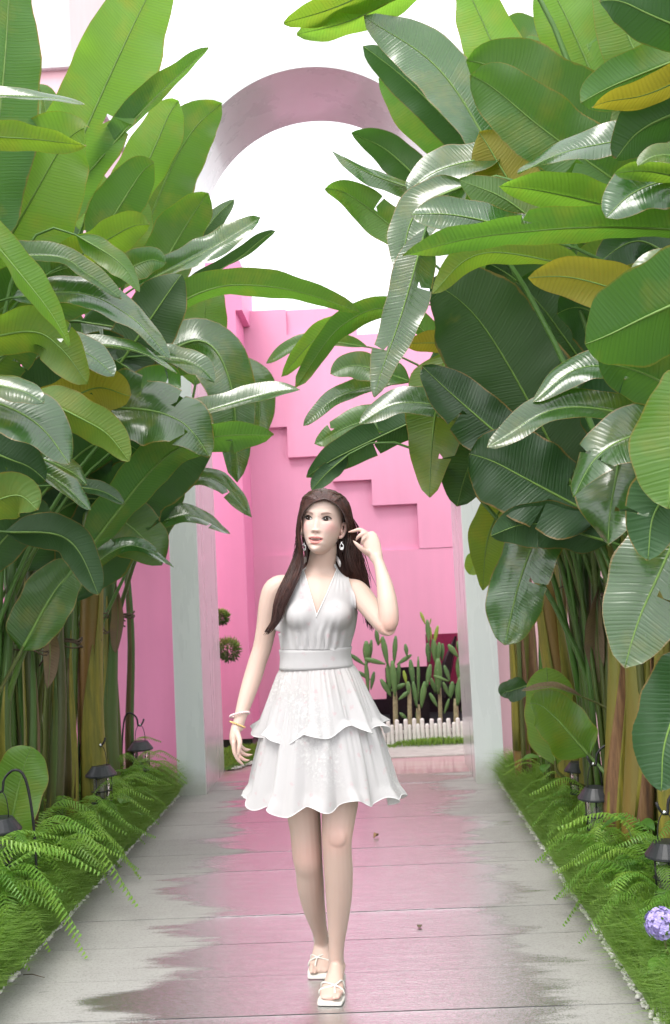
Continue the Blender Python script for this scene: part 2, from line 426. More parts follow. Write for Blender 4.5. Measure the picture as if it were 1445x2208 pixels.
# white arch
def arch():
    root = tag(empty('arch', (-0.27, PF, 0)), 'tall white round-topped arch standing across the path', 'arch')
    xl0, xl1, xr0, xr1, zs = -1.372, -1.178, 0.638, 0.832, 4.12
    obj('pillar', box_me('pillar', xl0, xl1, PF, PB, -0.02, zs, 0.004), WHITE, root, False)
    obj('pillar', box_me('pillar', xr0, xr1, PF, PB, -0.02, zs, 0.004), WHITE, root, False)
    cx = (xl1 + xr0) / 2; ri = (xr0 - xl1) / 2; ro = (xr1 - xl0) / 2
    n = 64; v = []; f = []
    for i in range(n + 1):
        a = PI * i / n; c, s = math.cos(a), math.sin(a)
        for r, yy in ((ri, PF), (ro, PF), (ro, PB), (ri, PB)):
            v.append((cx + r * c, yy, zs + r * s + 0.001))
    for i in range(n):
        for j in range(4):
            a = i * 4 + j; b = i * 4 + (j + 1) % 4; f.append((a, a + 4, b + 4, b))
    me = mesh('vault', v, f); bm = bmesh.new(); bm.from_mesh(me); bmesh.ops.recalc_face_normals(bm, faces=bm.faces); bm.to_mesh(me); bm.free()
    o = obj('vault', me, WHITE, root)
    for e in me.edges:
        pass
    me.set_sharp_from_angle(angle=R_(40))
arch()

# far pink building wall with its staircase relief
WY = 9.6
def wp(px, py, Y=WY):
    p = at(px, py, Y); return (p.x, p.z)
def far_wall():
    root = tag(empty('pink_building', (0, WY, 0)), 'pink rendered wall with stepped relief behind the arch', 'building')
    top = at(640, 668, WY).z; t2 = at(500, 600, WY).z
    xa = at(522, 668, WY).x; xc = at(768, 668, WY).x; xd = at(905, 648, WY).x; td = at(920, 646, WY).z; tc = at(840, 720, WY).z
    xl, xr = -1.30, 4.5
    # stepped opening low on the right
    b0 = wp(760, 1500); o1 = wp(834, 1505); o2 = wp(834, 1440); o3 = wp(921, 1437); o4 = wp(921, 1368); 
    poly = [(xl, -0.02), (b0[0], -0.02), (b0[0], o1[1]), (o1[0], o1[1]), (o1[0], o2[1]), (o3[0], o2[1]), (o3[0], o4[1]), (1.75, o4[1]), (1.75, -0.02), (xr, -0.02),
            (xr, td), (xd, td), (xd, tc), (xc, tc), (xc, top), (xl, top)]
    obj('wall', prism_me('wall', poly, WY, WY + 0.25), PINK, root, False)
    # upper layer standing proud, its lower edge a flight of steps
    s = [wp(480, 929), wp(620, 929), wp(623, 988), wp(716, 988), wp(718, 1037), wp(801, 1035), wp(804, 1091), wp(899, 1089)]
    lay = [(xl - 0.002, s[0][1]), (s[1][0], s[0][1]), (s[1][0], s[2][1]), (s[4][0], s[2][1]), (s[4][0], s[5][1]), (s[5][0], s[5][1]), (s[5][0], s[6][1]), (s[7][0], s[6][1])]
    rx = at(905, 1183, WY)
    lay += [(s[7][0], rx.z), (xr, rx.z), (xr, td - 0.003), (xd + 0.003, td - 0.003), (xd + 0.003, tc - 0.003), (xc - 0.003, tc - 0.003), (xc - 0.003, top - 0.25), (at(619, 720, WY).x, top - 0.25), (at(619, 720, WY).x, top - 0.003),
            (xl - 0.002, top - 0.003)]
    obj('stepped_panel', prism_me('stepped_panel', lay, WY - 0.055, WY - 0.001), PINK, root, False)
    low = [(xl - 0.002, 0.02), (b0[0] - 0.004, 0.02), (b0[0] - 0.004, o1[1] - 0.002), (o1[0] - 0.004, o1[1] - 0.002), (o1[0] - 0.004, o2[1] + 0.003), (o3[0] - 0.004, o2[1] + 0.003), (o3[0] - 0.004, o4[1] + 0.003),
           (xr, o4[1] + 0.003), (xr, rx.z - 0.004), (xl - 0.002, rx.z - 0.004)]
    obj('lower_panel', prism_me('lower_panel', low, WY - 0.05, WY - 0.001), PINK, root, False)
    # what shows inside the opening: a dark room, a deep pink jamb and a black prop
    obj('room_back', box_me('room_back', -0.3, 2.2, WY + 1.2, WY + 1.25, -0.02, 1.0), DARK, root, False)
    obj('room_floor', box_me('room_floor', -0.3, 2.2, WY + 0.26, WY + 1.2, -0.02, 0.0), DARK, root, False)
    jx0, jx1 = at(926, 1500, WY + 0.7).x, 1.74
    obj('inner_wall', box_me('inner_wall', jx0, jx1, WY + 0.7, WY + 0.76, at(950, 1475, WY + .7).z, 1.0), simple('deep_pink', (0.36, 0.05, 0.13), 0.6), root, False)
    obj('prop', tube_me('prop', [at(948, 1500, WY + 0.4), at(966, 1430, WY + 0.4), at(983, 1372, WY + 0.4)], [0.07, 0.055, 0.012], 5), BLACK, root, False)
    obj('dark_sheet', box_me('dark_sheet', at(838, 1500, WY + .45).x, at(925, 1500, WY + .45).x, WY + 0.45, WY + 0.47, -0.02, at(870, 1436, WY + .45).z + 0.1), DARK, root, False)  # added near-black sheet standing for the shade in the opening
    # left return, nearer to the path
    xs, x5 = -1.09, at(522, 668, 8.94).x; z5 = at(530, 668, 8.94).z
    w2 = [(-4.5, 0.075), (xs, 0.075), (xs, z5), (x5, z5), (x5, z5 + 0.45), (-4.5, z5 + 0.45)]
    obj('side_wall', prism_me('side_wall', w2, 8.94, WY + 0.25), PINK_SHADE, root, False)
    obj('black_base', box_me('black_base', -4.5, xs - 0.004, 8.95, WY, -0.02, 0.075), BLACK, root, False)
far_wall()
# pink garden wall standing left of the arch, and its counterpart right of it
tag(obj('garden_wall', box_me('garden_wall', -6.0, -1.376, 7.30, 7.55, -0.02, 2.55, 0.005), PINK_SHADE, None, False), 'shaded pink garden wall left of the arch behind tied stalks', 'wall')
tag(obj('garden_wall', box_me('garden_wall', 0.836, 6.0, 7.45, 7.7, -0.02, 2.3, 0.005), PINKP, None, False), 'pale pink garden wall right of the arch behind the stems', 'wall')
# pale pink tower that shows above the leaves at the top left
def tower():
    Y = 13.0; a = at(70, 300, Y); b = at(152, 60, Y); c = at(152, 132, Y)
    root = tag(empty('tower', (a.x - 1, Y, 0)), 'pale pink tower showing above the leaves at the upper left', 'tower')
    obj('lower_storey', box_me('lower_storey', a.x - 3.5, b.x + 0.05, Y, Y + 3, -0.02, c.z, 0.01), PINKP, root, False)
    obj('upper_storey', box_me('upper_storey', a.x - 3.5, b.x - 0.05, Y + 0.15, Y + 2.8, c.z + 0.002, c.z + 4.0, 0.01), pink_mat('hazed_pink', (0.88, 0.68, 0.68)), root, False)  # haze over the tower is put into this paler pink
    obj('cornice', box_me('cornice', a.x - 3.52, b.x + 0.12, Y - 0.08, Y + 3.1, c.z - 0.12, c.z - 0.002, 0.01), WHITE, root, False)
tower()

# ------------------------------------------------------------------ banana-like plants
CL = [  # x, y, label
    (-1.74, 6.45, 'tall leafy plant clump nearest the white pillar on the left of the path'),
    (-1.78, 5.85, 'tall leafy plant clump with a thick yellow-brown stem, left of the path'),
    (-1.84, 5.25, 'tall leafy plant clump with stalks tied by twine, left of the path'),
    (-1.90, 4.60, 'tall leafy plant clump at the left picture edge behind the ferns'),
    (-1.85, 3.85, 'nearest tall leafy plant clump on the left, long leaves reaching in from the edge'),
    (-2.45, 6.00, 'tall leafy plant clump in the second row at the left'),
    (0.99, 6.40, 'tall leafy plant clump nearest the white pillar on the right of the path'),
    (1.10, 5.85, 'tall leafy plant clump with leaning brown-edged stems, right of the path'),
    (1.20, 5.25, 'tall leafy plant clump with green stalks wired together, right of the path'),
    (1.30, 4.70, 'tall leafy plant clump with thick orange-yellow stems, right of the path'),
    (1.38, 4.05, 'tall leafy plant clump at the right picture edge behind the ferns'),
    (1.36, 3.30, 'nearest tall leafy plant clump on the right, leaves reaching in from outside the picture'),
    (1.95, 5.80, 'tall leafy plant clump in the second row at the right'),
]
PLANT = []
for x, y, lab in CL:
    PLANT.append(tag(empty('banana_plant', (x, y, 0.02)), lab, 'plant', 'tall leafy plants lining the path'))
LR = random.Random(11)
def bez(a, b, c, d, n):
    out = []
    for i in range(n):
        t = i / (n - 1); u = 1 - t
        out.append(a * u ** 3 + b * 3 * u * u * t + c * 3 * u * t * t + d * t ** 3)
    return out
def leaf(pts, w, Y, kind='g', roll=20, fold=18, plant=None, curl=0.15, tears=0, wave=1.0, stalk=True, seed=None):
    """pts: photo pixels from leaf base to tip, Y: distance (one number, or base and tip)"""
    rnd = random.Random(seed if seed is not None else hash((round(pts[0][0]), round(pts[-1][1]), round(w))) & 0xffff)
    Ya, Yb = Y if hasattr(Y, '__len__') else (Y, Y)
    n = len(pts)
    P = [at(p[0], p[1], Ya + (Yb - Ya) * i / (n - 1)) for i, p in enumerate(pts)]
    W = 1.14 * w * mpp((Ya + Yb) / 2)
    P[0] = P[0] + (P[0] - P[1]) * 0.35
    blade(P, W, kind, roll, fold, plant, curl, tears, wave, stalk, rnd)
def blade(P, W, kind, roll, fold, plant, curl, tears, wave, stalk, rnd):
    N, K = 30, 6
    C = spline(P, N)
    tipd = rnd.uniform(-0.2, 1.0) * W * 0.5
    C = [c + Vector((0, 0, -tipd * max(0, (i / (N - 1) - .72) / .28) ** 2)) for i, c in enumerate(C)]; L = sum((C[i + 1] - C[i]).length for i in range(N - 1))
    fr = []
    for i in range(N):
        T = (C[min(i + 1, N - 1)] - C[max(i - 1, 0)]).normalized()
        V = (CAMPOS - C[i]).normalized()
        B = T.cross(V)
        B = B.normalized() if B.length > 1e-3 else Vector((1, 0, 0))
        fr.append((T, B))
    # smooth the across vectors so the blade does not flip
    for it in range(3):
        fr = [(fr[i][0], (fr[max(i - 1, 0)][1] + fr[i][1] * 2 + fr[min(i + 1, N - 1)][1]).normalized()) for i in range(N)]
    T, B = fr[N // 2]; Nn = B.cross(T)
    if Nn.dot(CAMPOS - C[N // 2]) < 0: Nn = -Nn
    rp = Matrix.Rotation(R_(25), 3, T) @ Nn; rm = Matrix.Rotation(R_(-25), 3, T) @ Nn
    sg = 1 if rp.z >= rm.z else -1
    ang = R_(roll) * sg
    ph = [rnd.uniform(0, 6.28) for _ in range(6)]
    twist = R_(rnd.uniform(-26, 26)); tp0 = rnd.uniform(.38, .58); tpe = rnd.uniform(.5, .68)
    v = []; uv = []; ed = []; f = []
    tr = []
    for _ in range(tears): tr.append((rnd.randint(6, N - 6), rnd.choice((-1, 1)), rnd.randint(1, 2)))
    s = 0.0; nrm_mid = None; rows = []
    for i in range(N):
        t = i / (N - 1)
        if i: s += (C[i] - C[i - 1]).length
        T, B = fr[i]
        Rm = Matrix.Rotation(ang + twist * (t - 0.5) * 2, 3, T)
        b = Rm @ B; nn = b.cross(T)
        if nn.z < 0: nn = -nn                      # towards the upper side
        if i == 0: prev = nn
        if nn.dot(prev) < 0: nn = -nn
        prev = nn
        wt = (1 - (1 - min(t / 0.22, 1)) ** 2.2) * max(0.0, 1 - (max(t - tp0, 0) / (1 - tp0)) ** 2.0) ** tpe
        wt = max(wt, 0.012)
        fa = R_(fold * 1.45 + 6) * (0.55 + 0.9 * (1 - t) ** 2)
        for sd in (-1, 1):
            wv = 1 + 0.05 * math.sin(9 * t + ph[0] + sd) + 0.03 * math.sin(23 * t + ph[1] * sd)
            for j in range(K + 1):
                if sd == 1 and j == 0: continue
                a = j / K
                wd = W * wt * a * wv
                x = wd * math.cos(fa); z = wd * math.sin(fa) - curl * W * a ** 2.2 * wt
                z += wave * W * 0.07 * a * a * math.sin(13 * t * (L / 0.9) + ph[2] + sd * ph[3]) + wave * W * 0.035 * a * math.sin(31 * t * (L / 0.9) + ph[4] * sd)
                sh = 0.10 * W * a * (1 - t)       # blade sweeps a little towards the tip
                for (k, ts, dj) in tr:
                    if ts == sd and j > dj:
                        op = 0.75 * (j - dj) / (K - dj)
                        if i == k: sh += L / (N - 1) * (1 - op)
                        if k < i < k + 7: z -= 0.16 * W * (j - dj) / (K - dj) * (1 - (i - k - 1) / 6.0)
                rows.append(None)
                v.append(C[i] + b * (sd * x) + nn * z + T * sh)
                uv.append((sd * wd, s)); ed.append((a, t))
    M = 2 * K + 1
    def vid(i, sd, j):
        return i * M + (j if sd == -1 else (0 if j == 0 else K + j))
    for i in range(N - 1):
        for sd in (-1, 1):
            cut = [dj for (k, ts, dj) in tr if ts == sd and k == i]
            for j in range(K):
                if cut and j >= cut[0]:
                    continue                      # a split that opens towards the margin
                q = (vid(i, sd, j), vid(i, sd, j + 1), vid(i + 1, sd, j + 1), vid(i + 1, sd, j))
                f.append(q if sd == 1 else q[::-1])
    me = mesh('leaf', v, f, uv, ed)
    # face normals towards the upper side
    Nz = sum((p.normal.z * p.area for p in me.polygons))
    if Nz < 0: me.flip_normals()
    if plant is None:
        base = C[0]
        plant = min(range(len(CL)), key=lambda q: (CL[q][0] - base.x) ** 2 * (0.5 if CL[q][0] * (base.x + 0.27) > 0 else 50) + (CL[q][1] - base.y) ** 2)
    root = PLANT[plant]
    o = obj('leaf', me, LEAF[kind], root)
    px, py = CL[plant][0], CL[plant][1]
    g = Vector((px + rnd.uniform(-0.17, 0.17), py + rnd.uniform(-0.2, 0.2), -0.02))
    T0 = fr[0][0]
    if stalk:
        H = max(C[0].z, 0.5)
        p1 = g + Vector((rnd.uniform(-.03, .03), rnd.uniform(-.03, .03), H * 0.55)); p2 = C[0] - T0 * min(0.55, 0.35 * H) ; 
        p2.z = max(p2.z, 0.3)
        st = bez(g, p1, p2, C[0], 14)
    else:
        st = [C[0] - T0 * 0.2, C[0] - T0 * 0.1, C[0]]
    ns = len(st)
    r0 = rnd.uniform(0.016, 0.026)
    rb = max(0.0045, min(0.0085, W * 0.06))
    pts = st[:-1] + C
    rad = [r0 + (rb - r0) * (i / (ns - 1)) ** 0.8 for i in range(ns - 1)] + [rb * (1 - 0.82 * i / (N - 1)) for i in range(N)]
    # midrib lies proud of the under side, a slim channel shows above
    sm = tube_me('stalk', pts, rad, 6); sm.materials.append(STALK); sm.materials.append(MIDRIB)
    mi = [1 if q // 6 >= ns + 1 else 0 for q in range(len(sm.polygons))]
    sm.polygons.foreach_set('material_index', mi)
    obj('stalk', sm, None, o)
    return o

LEAVES = [
    # ---- left side: pts, half width px, distance, kind, roll, fold
    ([(-35, 470), (5, 190), (25, -130)], 82, 4.4, 'g', -15, 8),
    ([(120, 430), (225, 190), (365, -110)], 84, 5.0, 'b', -10, 10),
    ([(215, 345), (330, 215), (450, 103)], 36, 5.1, 'g', -40, 30),
    ([(-50, 640), (85, 400), (185, 218)], 104, (4.7, 4.5), 'b', 12, 6),
    ([(275, 440), (335, 315), (385, 192)], 52, 5.7, 'b', -15, 14),
    ([(290, 560), (375, 350), (478, 195)], 62, 6.0, 'g', -20, 10, 2),
    ([(222, 505), (280, 410), (332, 332)], 52, 5.2, 'g', -15, 12),
    ([(325, 620), (390, 505), (448, 413)], 52, 5.5, 'g', -10, 12),
    ([(400, 560), (455, 480), (505, 430)], 26, 5.9, 'd', 15, 20),
    ([(330, 600), (450, 538), (562, 468)], 34, 5.4, 's', 35, 25),
    ([(420, 610), (510, 560), (594, 488)], 20, 5.3, 'd', -50, 30),
    ([(140, 570), (235, 515), (322, 465)], 44, 4.6, 'o', -35, 12),
    ([(-80, 203), (90, 210), (182, 221)], 24, 3.8, 's', 62, 15),
    ([(-80, 292), (70, 300), (187, 316)], 34, 3.75, 'o', -25, 16),
    ([(-60, 560), (110, 552), (185, 588), (262, 642)], 34, 4.25, 'g', 50, 22),
    ([(-40, 490), (60, 610), (152, 728)], 46, 3.85, 'b', -45, 25),
    ([(60, 640), (170, 632), (270, 675), (366, 757)], 44, 4.3, 's', 48, 10),
    ([(255, 790), (330, 680), (392, 588)], 62, 4.9, 'd', 10, 16),
    ([(320, 700), (440, 628), (580, 618), (775, 660)], 38, 5.0, 'g', -38, 18),
    ([(185, 520), (250, 560), (300, 615)], 30, 4.5, 'b', 25, 20),
    ([(240, 600), (310, 565), (358, 560)], 34, 5.0, 'g', 20, 15),
    ([(-60, 740), (60, 715), (130, 750), (190, 830)], 52, 4.05, 'o', -25, 12),
    ([(90, 740), (170, 755), (246, 802)], 40, 4.15, 's', 45, 12, 2),
    ([(110, 890), (200, 838), (282, 858)], 52, 4.35, 'y', -30, 8, 1),
    ([(140, 742), (260, 748), (382, 792)], 24, 4.25, 's', 60, 18),
    ([(340, 770), (400, 778), (462, 808)], 34, 4.9, 's', 40, 24),
    ([(320, 790), (430, 735), (498, 830), (512, 1024)], 58, 5.4, 's', 22, 12),
    ([(470, 800), (545, 820), (562, 960)], 40, 5.9, 's', 20, 12, 1),
    ([(240, 880), (345, 890), (450, 945)], 78, 4.45, 's', 34, 6, 3),
    ([(270, 900), (320, 850), (390, 820)], 54, 4.6, 'g', 25, 8, 2),
    ([(400, 900), (530, 862), (646, 832)], 32, 4.75, 's', 50, 22),
    ([(220, 1150), (340, 1000), (450, 945), (590, 933)], 54, 4.6, 'g', -40, 14),
    ([(-60, 850), (60, 900), (150, 990)], 70, 3.75, 's', 38, 8),
    ([(-60, 820), (30, 838), (95, 862)], 34, 3.65, 's', 45, 15),
    ([(90, 860), (180, 905), (230, 935), (278, 985)], 46, 4.05, 'o', -20, 18),
    ([(-70, 950), (20, 990), (98, 1015)], 66, 3.95, 'd', -15, 12),
    ([(80, 985), (130, 1005), (186, 1036)], 34, 4.15, 's', 45, 10),
    ([(70, 1005), (135, 1045), (196, 1102)], 26, 4.05, 's', 40, 25),
    ([(150, 1050), (215, 1058), (268, 1086)], 22, 4.4, 'd', 40, 20),
    ([(190, 1240), (290, 1060), (460, 965)], 84, 5.0, 'd', -25, 10),
    ([(-70, 1110), (20, 1070), (80, 1078)], 54, 3.75, 'o', -25, 12),
    ([(205, 1095), (280, 1135), (348, 1205)], 58, 4.95, 'g', 12, 10),
    ([(180, 1240), (270, 1178), (374, 1216)], 26, 4.8, 's', 45, 16, 2),
    ([(40, 1150), (140, 1160), (212, 1262)], 42, 4.2, 'd', -15, 20),
    ([(62, 1375), (115, 1280), (172, 1212)], 56, 4.6, 'g', 18, 14),
    ([(350, 1040), (450, 1030), (543, 1102)], 26, 6.1, 's', 40, 16, 1),
    ([(290, 1150), (400, 1112), (496, 1152)], 28, 5.95, 's', 45, 14, 1),
    ([(22, 1790), (42, 1690), (68, 1596)], 50, 4.45, 'b', 5, 10),
    ([(425, 800), (438, 700), (450, 600)], 50, 6.2, 'g', -5, 10),
    ([(150, 790), (250, 780), (350, 870)], 60, 4.9, 'd', 25, 10),
    ([(60, 870), (150, 820), (280, 800)], 60, 4.7, 'd', -20, 10),
    ([(230, 1010), (330, 900), (420, 880)], 60, 5.3, 'd', -20, 10),
    ([(100, 1060), (200, 960), (330, 960)], 70, 4.8, 'd', -25, 10),
    ([(60, 1200), (130, 1100), (260, 1060)], 60, 4.9, 'd', -25, 10),
    ([(300, 1180), (350, 1080), (390, 1020)], 50, 5.9, 'd', -15, 12),
    ([(120, 660), (200, 600), (290, 570)], 50, 4.9, 'g', -10, 12),
    ([(-30, 700), (60, 620), (170, 560)], 60, 4.6, 'g', -20, 10),
    ([(-40, 1220), (40, 1130), (110, 1090)], 50, 4.3, 'd', -20, 10),
    ([(200, 700), (290, 720), (370, 800)], 50, 5.2, 'd', 20, 10),
    ([(-40, 820), (40, 740), (110, 690)], 55, 4.4, 'g', -15, 12),
    ([(270, 560), (290, 480), (300, 410)], 42, 5.6, 'b', -10, 12),
    ([(180, 480), (200, 420), (215, 360)], 45, 5.4, 'b', 10, 12),
    ([(330, 560), (350, 420), (365, 330)], 40, 6.3, 'g', -10, 12),
    ([(380, 1000), (420, 930), (470, 880)], 46, 6.0, 'g', 20, 14),
    # ---- right side
    ([(930, -90), (760, 0), (612, 52)], 48, 4.5, 'o', -30, 14),
    ([(950, -60), (790, 30), (640, 78)], 40, 4.6, 'b', -35, 14),
    ([(1080, 370), (960, 165), (785, 35)], 62, 4.6, 's', 30, 10),
    ([(1060, 360), (900, 195), (783, 97)], 42, 4.95, 'd', -8, 16),
    ([(1060, 370), (930, 265), (815, 150)], 54, 5.25, 'g', -10, 14),
    ([(1120, 250), (1060, 90), (985, -70)], 56, 5.0, 'b', -8, 8, 1),
    ([(1370, 330), (1170, 215), (1003, 92)], 98, 4.35, 'g', -18, 16),
    ([(1370, 420), (1160, 270), (1012, 132)], 74, (4.1, 4.0), 'g', 15, 24),
    ([(1440, 290), (1250, 320), (1116, 370)], 48, 3.75, 's', 52, 10),
    ([(1510, 110), (1370, 165), (1253, 215)], 60, 3.45, 'g', 8, 20),
    ([(1510, 150), (1390, 205), (1275, 215)], 40, 3.42, 'y', -45, 10),
    ([(1500, 230), (1400, 270), (1328, 330)], 66, 3.55, 'd', -20, 25),
    ([(1440, 290), (1360, 90), (1280, -100)], 64, 4.4, 'b', -8, 10),
    ([(1330, 290), (1255, 110), (1160, -90)], 68, 4.65, 'b', -10, 12),
    ([(1530, 80), (1420, 40), (1290, -25)], 58, 3.2, 'd', -12, 10),
    ([(1195, 190), (1160, 120), (1128, 72)], 32, 5.1, 'g', 10, 20),
    ([(1240, 270), (1215, 150), (1205, 45)], 34, 4.9, 'b', -10, 12),
    ([(1290, 230), (1270, 120), (1262, 20)], 36, 5.2, 'g', -10, 12),
    ([(1150, 470), (1085, 370), (1032, 275)], 58, 4.4, 'y', -12, 10),
    ([(915, 400), (835, 325), (757, 288)], 38, 5.4, 'd', -15, 16),
    ([(915, 415), (800, 375), (713, 322)], 24, 5.2, 's', 40, 25),
    ([(880, 520), (790, 445), (700, 388)], 38, 5.3, 'g', -10, 16, 1),
    ([(1060, 340), (960, 362), (878, 408)], 48, 4.45, 's', 46, 8),
    ([(985, 410), (900, 455), (862, 580)], 50, 4.3, 's', 24, 14),
    ([(905, 540), (862, 690), (806, 838)], 44, 4.2, 's', 14, 12, 2),
    ([(1190, 520), (1040, 475), (886, 452)], 54, 3.95, 's', 30, 22),
    ([(1180, 500), (1090, 430), (990, 390)], 44, 4.1, 'g', 20, 14),
    ([(1540, 500), (1300, 490), (1080, 505), (868, 532)], 52, 3.55, 'g', -42, 20),
    ([(1370, 460), (1230, 425), (1075, 395)], 46, 3.95, 'b', -35, 16),
    ([(1520, 370), (1400, 400), (1306, 455)], 58, 3.45, 's', 28, 14),
    ([(1210, 570), (1050, 545), (932, 616)], 40, 3.85, 'o', -38, 16),
    ([(1480, 680), (1290, 612), (1138, 585)], 50, 3.4, 'y', -20, 10, 1),
    ([(1250, 1080), (1080, 760), (925, 565)], 120, (4.7, 4.55), 'd', 12, 8),
    ([(1350, 920), (1240, 760), (1110, 580)], 110, 4.9, 'd', -5, 8),
    ([(1540, 620), (1400, 680), (1262, 750)], 104, 3.15, 'g', -22, 10),
    ([(1420, 820), (1270, 790), (1150, 862)], 40, 3.65, 's', 46, 12),
    ([(1380, 900), (1210, 880), (1050, 968)], 40, 3.65, 's', 34, 22),
    ([(1520, 880), (1400, 810), (1290, 780)], 66, 3.45, 'g', -22, 12),
    ([(960, 790), (938, 900), (925, 1048)], 60, 4.9, 'o', 2, 10, 2),
    ([(1130, 985), (1020, 890), (910, 792)], 58, 4.5, 'd', 14, 12),
    ([(1260, 1100), (1130, 1030), (1010, 965)], 86, 4.45, 'd', 10, 10, 2),
    ([(1070, 920), (1020, 990), (985, 1080)], 66, 5.0, 'd', -12, 10),
    ([(1010, 750), (940, 740), (868, 742)], 25, 5.05, 'y', -25, 14),
    ([(970, 780), (860, 672), (740, 700), (638, 828)], 30, 5.2, 'g', -35, 18),
    ([(760, 745), (660, 735), (574, 782)], 18, 5.45, 'g', 35, 18),
    ([(860, 670), (720, 705), (606, 805)], 26, 5.3, 'b', -35, 20),
    ([(850, 830), (740, 850), (654, 915)], 24, 5.2, 's', 38, 18),
    ([(860, 815), (780, 790), (712, 798)], 32, 5.1, 'g', 28, 16),
    ([(1010, 890), (880, 868), (775, 908)], 36, 4.75, 's', 34, 18, 1),
    ([(900, 890), (780, 910), (678, 958)], 34, 5.05, 'g', 12, 14, 2),
    ([(900, 905), (780, 960), (660, 1020)], 36, 4.95, 'd', -15, 14, 2),
    ([(740, 990), (705, 1020), (672, 1058)], 20, 4.95, 'd', 5, 14, 1),
    ([(1430, 920), (1320, 960), (1236, 1045)], 58, 3.55, 's', 32, 14, 2),
    ([(1340, 960), (1325, 1050), (1308, 1130)], 84, (3.75, 3.6), 's', 26, 10, 3),
    ([(1520, 830), (1460, 950), (1440, 1090)], 84, 2.95, 'b', -12, 10),
    ([(1500, 1000), (1420, 1090), (1395, 1185)], 66, 3.05, 'd', -10, 14),
    ([(1490, 1090), (1425, 1230), (1345, 1405)], 88, 3.25, 's', 18, 12, 1),
    ([(1165, 1140), (1125, 1240), (1088, 1388)], 58, 4.7, 's', 14, 10, 1),
    ([(1090, 1080), (1055, 1150), (1040, 1255)], 42, 5.25, 'o', -10, 12),
    ([(1280, 1160), (1160, 1130), (1058, 1150)], 48, 4.45, 'd', -15, 12, 1),
    ([(1050, 1190), (1025, 1215), (1012, 1240)], 22, 6.0, 'b', 0, 10),
    ([(1255, 1612), (1200, 1550), (1142, 1498)], 50, 4.95, 'b', 12, 8),
    ([(1195, 1620), (1185, 1520), (1178, 1428)], 48, 5.2, 'b', 0, 12),
    ([(1500, 1440), (1440, 1580), (1425, 1695)], 74, 3.25, 'd', 0, 12),
    ([(1130, 1480), (1100, 1490), (1080, 1490)], 22, 5.9, 'd', 0, 12),
    ([(1300, 1000), (1200, 930), (1130, 860)], 70, 5.2, 'd', -10, 10),
    ([(1420, 1000), (1330, 900), (1240, 830)], 70, 4.4, 'd', -15, 10),
    ([(1400, 760), (1310, 690), (1200, 640)], 80, 4.4, 'd', -15, 10),
    ([(1200, 700), (1130, 620), (1050, 560)], 70, 5.2, 'd', -10, 10),
    ([(1300, 560), (1200, 480), (1120, 450)], 70, 4.7, 'g', -15, 10),
    ([(1450, 560), (1380, 520), (1290, 560)], 50, 4.0, 'd', 20, 10),
    ([(1350, 420), (1250, 340), (1170, 300)], 60, 4.8, 'g', -15, 10),
    ([(1080, 560), (1010, 480), (960, 430)], 60, 5.2, 'g', -10, 12),
    ([(1480, 460), (1400, 330), (1330, 200)], 60, 4.2, 'g', -15, 12),
    ([(1050, 900), (980, 800), (940, 720)], 56, 5.4, 'd', -10, 12),
    ([(1470, 1240), (1400, 1120), (1340, 1050)], 60, 4.0, 'd', -15, 12),
    ([(1250, 1200), (1180, 1130), (1120, 1090)], 50, 5.4, 'd', -15, 12),
    ([(1400, 640), (1330, 580), (1240, 560)], 60, 4.2, 'o', -20, 12),
    ([(1490, 780), (1400, 720), (1330, 700)], 60, 3.8, 'd', -20, 12),
    ([(1500, 600), (1420, 570), (1352, 620)], 36, 3.2, 's', 40, 14, 1),
    ([(1500, 350), (1440, 335), (1375, 345)], 28, 3.3, 'g', 40, 20),
    ([(1245, 1500), (1190, 1482), (1125, 1490)], 12, 5.0, 'x', 40, 40),
    ([(1290, 1290), (1285, 1380), (1290, 1460)], 26, 5.1, 'x', 10, 40),
    ([(100, 1330), (108, 1400), (104, 1480)], 24, 5.0, 'x', 10, 40),
    ([(250, 1270), (255, 1330), (250, 1400)], 18, 6.1, 'x', 10, 40),
    ([(1500, 390), (1400, 370), (1325, 372)], 26, 3.4, 'b', -30, 16),
]
for i, row in enumerate(LEAVES):
    pts, w, Y, kind, roll, fold = row[:6]
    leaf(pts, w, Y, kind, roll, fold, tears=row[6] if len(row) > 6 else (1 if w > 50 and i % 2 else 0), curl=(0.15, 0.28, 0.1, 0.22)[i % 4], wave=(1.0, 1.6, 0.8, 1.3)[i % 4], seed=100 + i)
# leaves further in and outside the picture: they close the hedge and shade it
def filler(n, side, seed):
    rnd = random.Random(seed)
    for i in range(n):
        cand = [q for q in range(len(CL)) if (CL[q][0] < 0) == (side < 0)]
        q = rnd.choice(cand)
        x, y, _ = CL[q]
        hgt = rnd.uniform(1.7, 4.6)
        out = rnd.uniform(0.1, 1.0) * side
        base = Vector((x + rnd.uniform(-0.1, 0.25) * side + 0.15 * side, y + rnd.uniform(-0.3, 0.3), hgt))
        ln = rnd.uniform(0.7, 1.25)
        dirx = side * rnd.uniform(-0.1, 0.9); diry = rnd.uniform(-0.6, 0.5); dz = rnd.uniform(0.1, 1.0) if hgt > 2.6 else rnd.uniform(-0.2, 0.6)
        d = Vector((dirx, diry, dz)).normalized()
        tip = base + d * ln + Vector((0, 0, -rnd.uniform(0.0, 0.35)))
        mid = (base + tip) / 2 + Vector((0, 0, rnd.uniform(0.05, 0.2)))
        blade([base, mid, tip], rnd.uniform(0.11, 0.19), rnd.choice('ggdds'), rnd.uniform(-40, 40), rnd.uniform(8, 22), q, 0.15, rnd.choice((0, 0, 1)), 1.0, True, rnd)
filler(64, -1, 5)
filler(64, 1, 6)

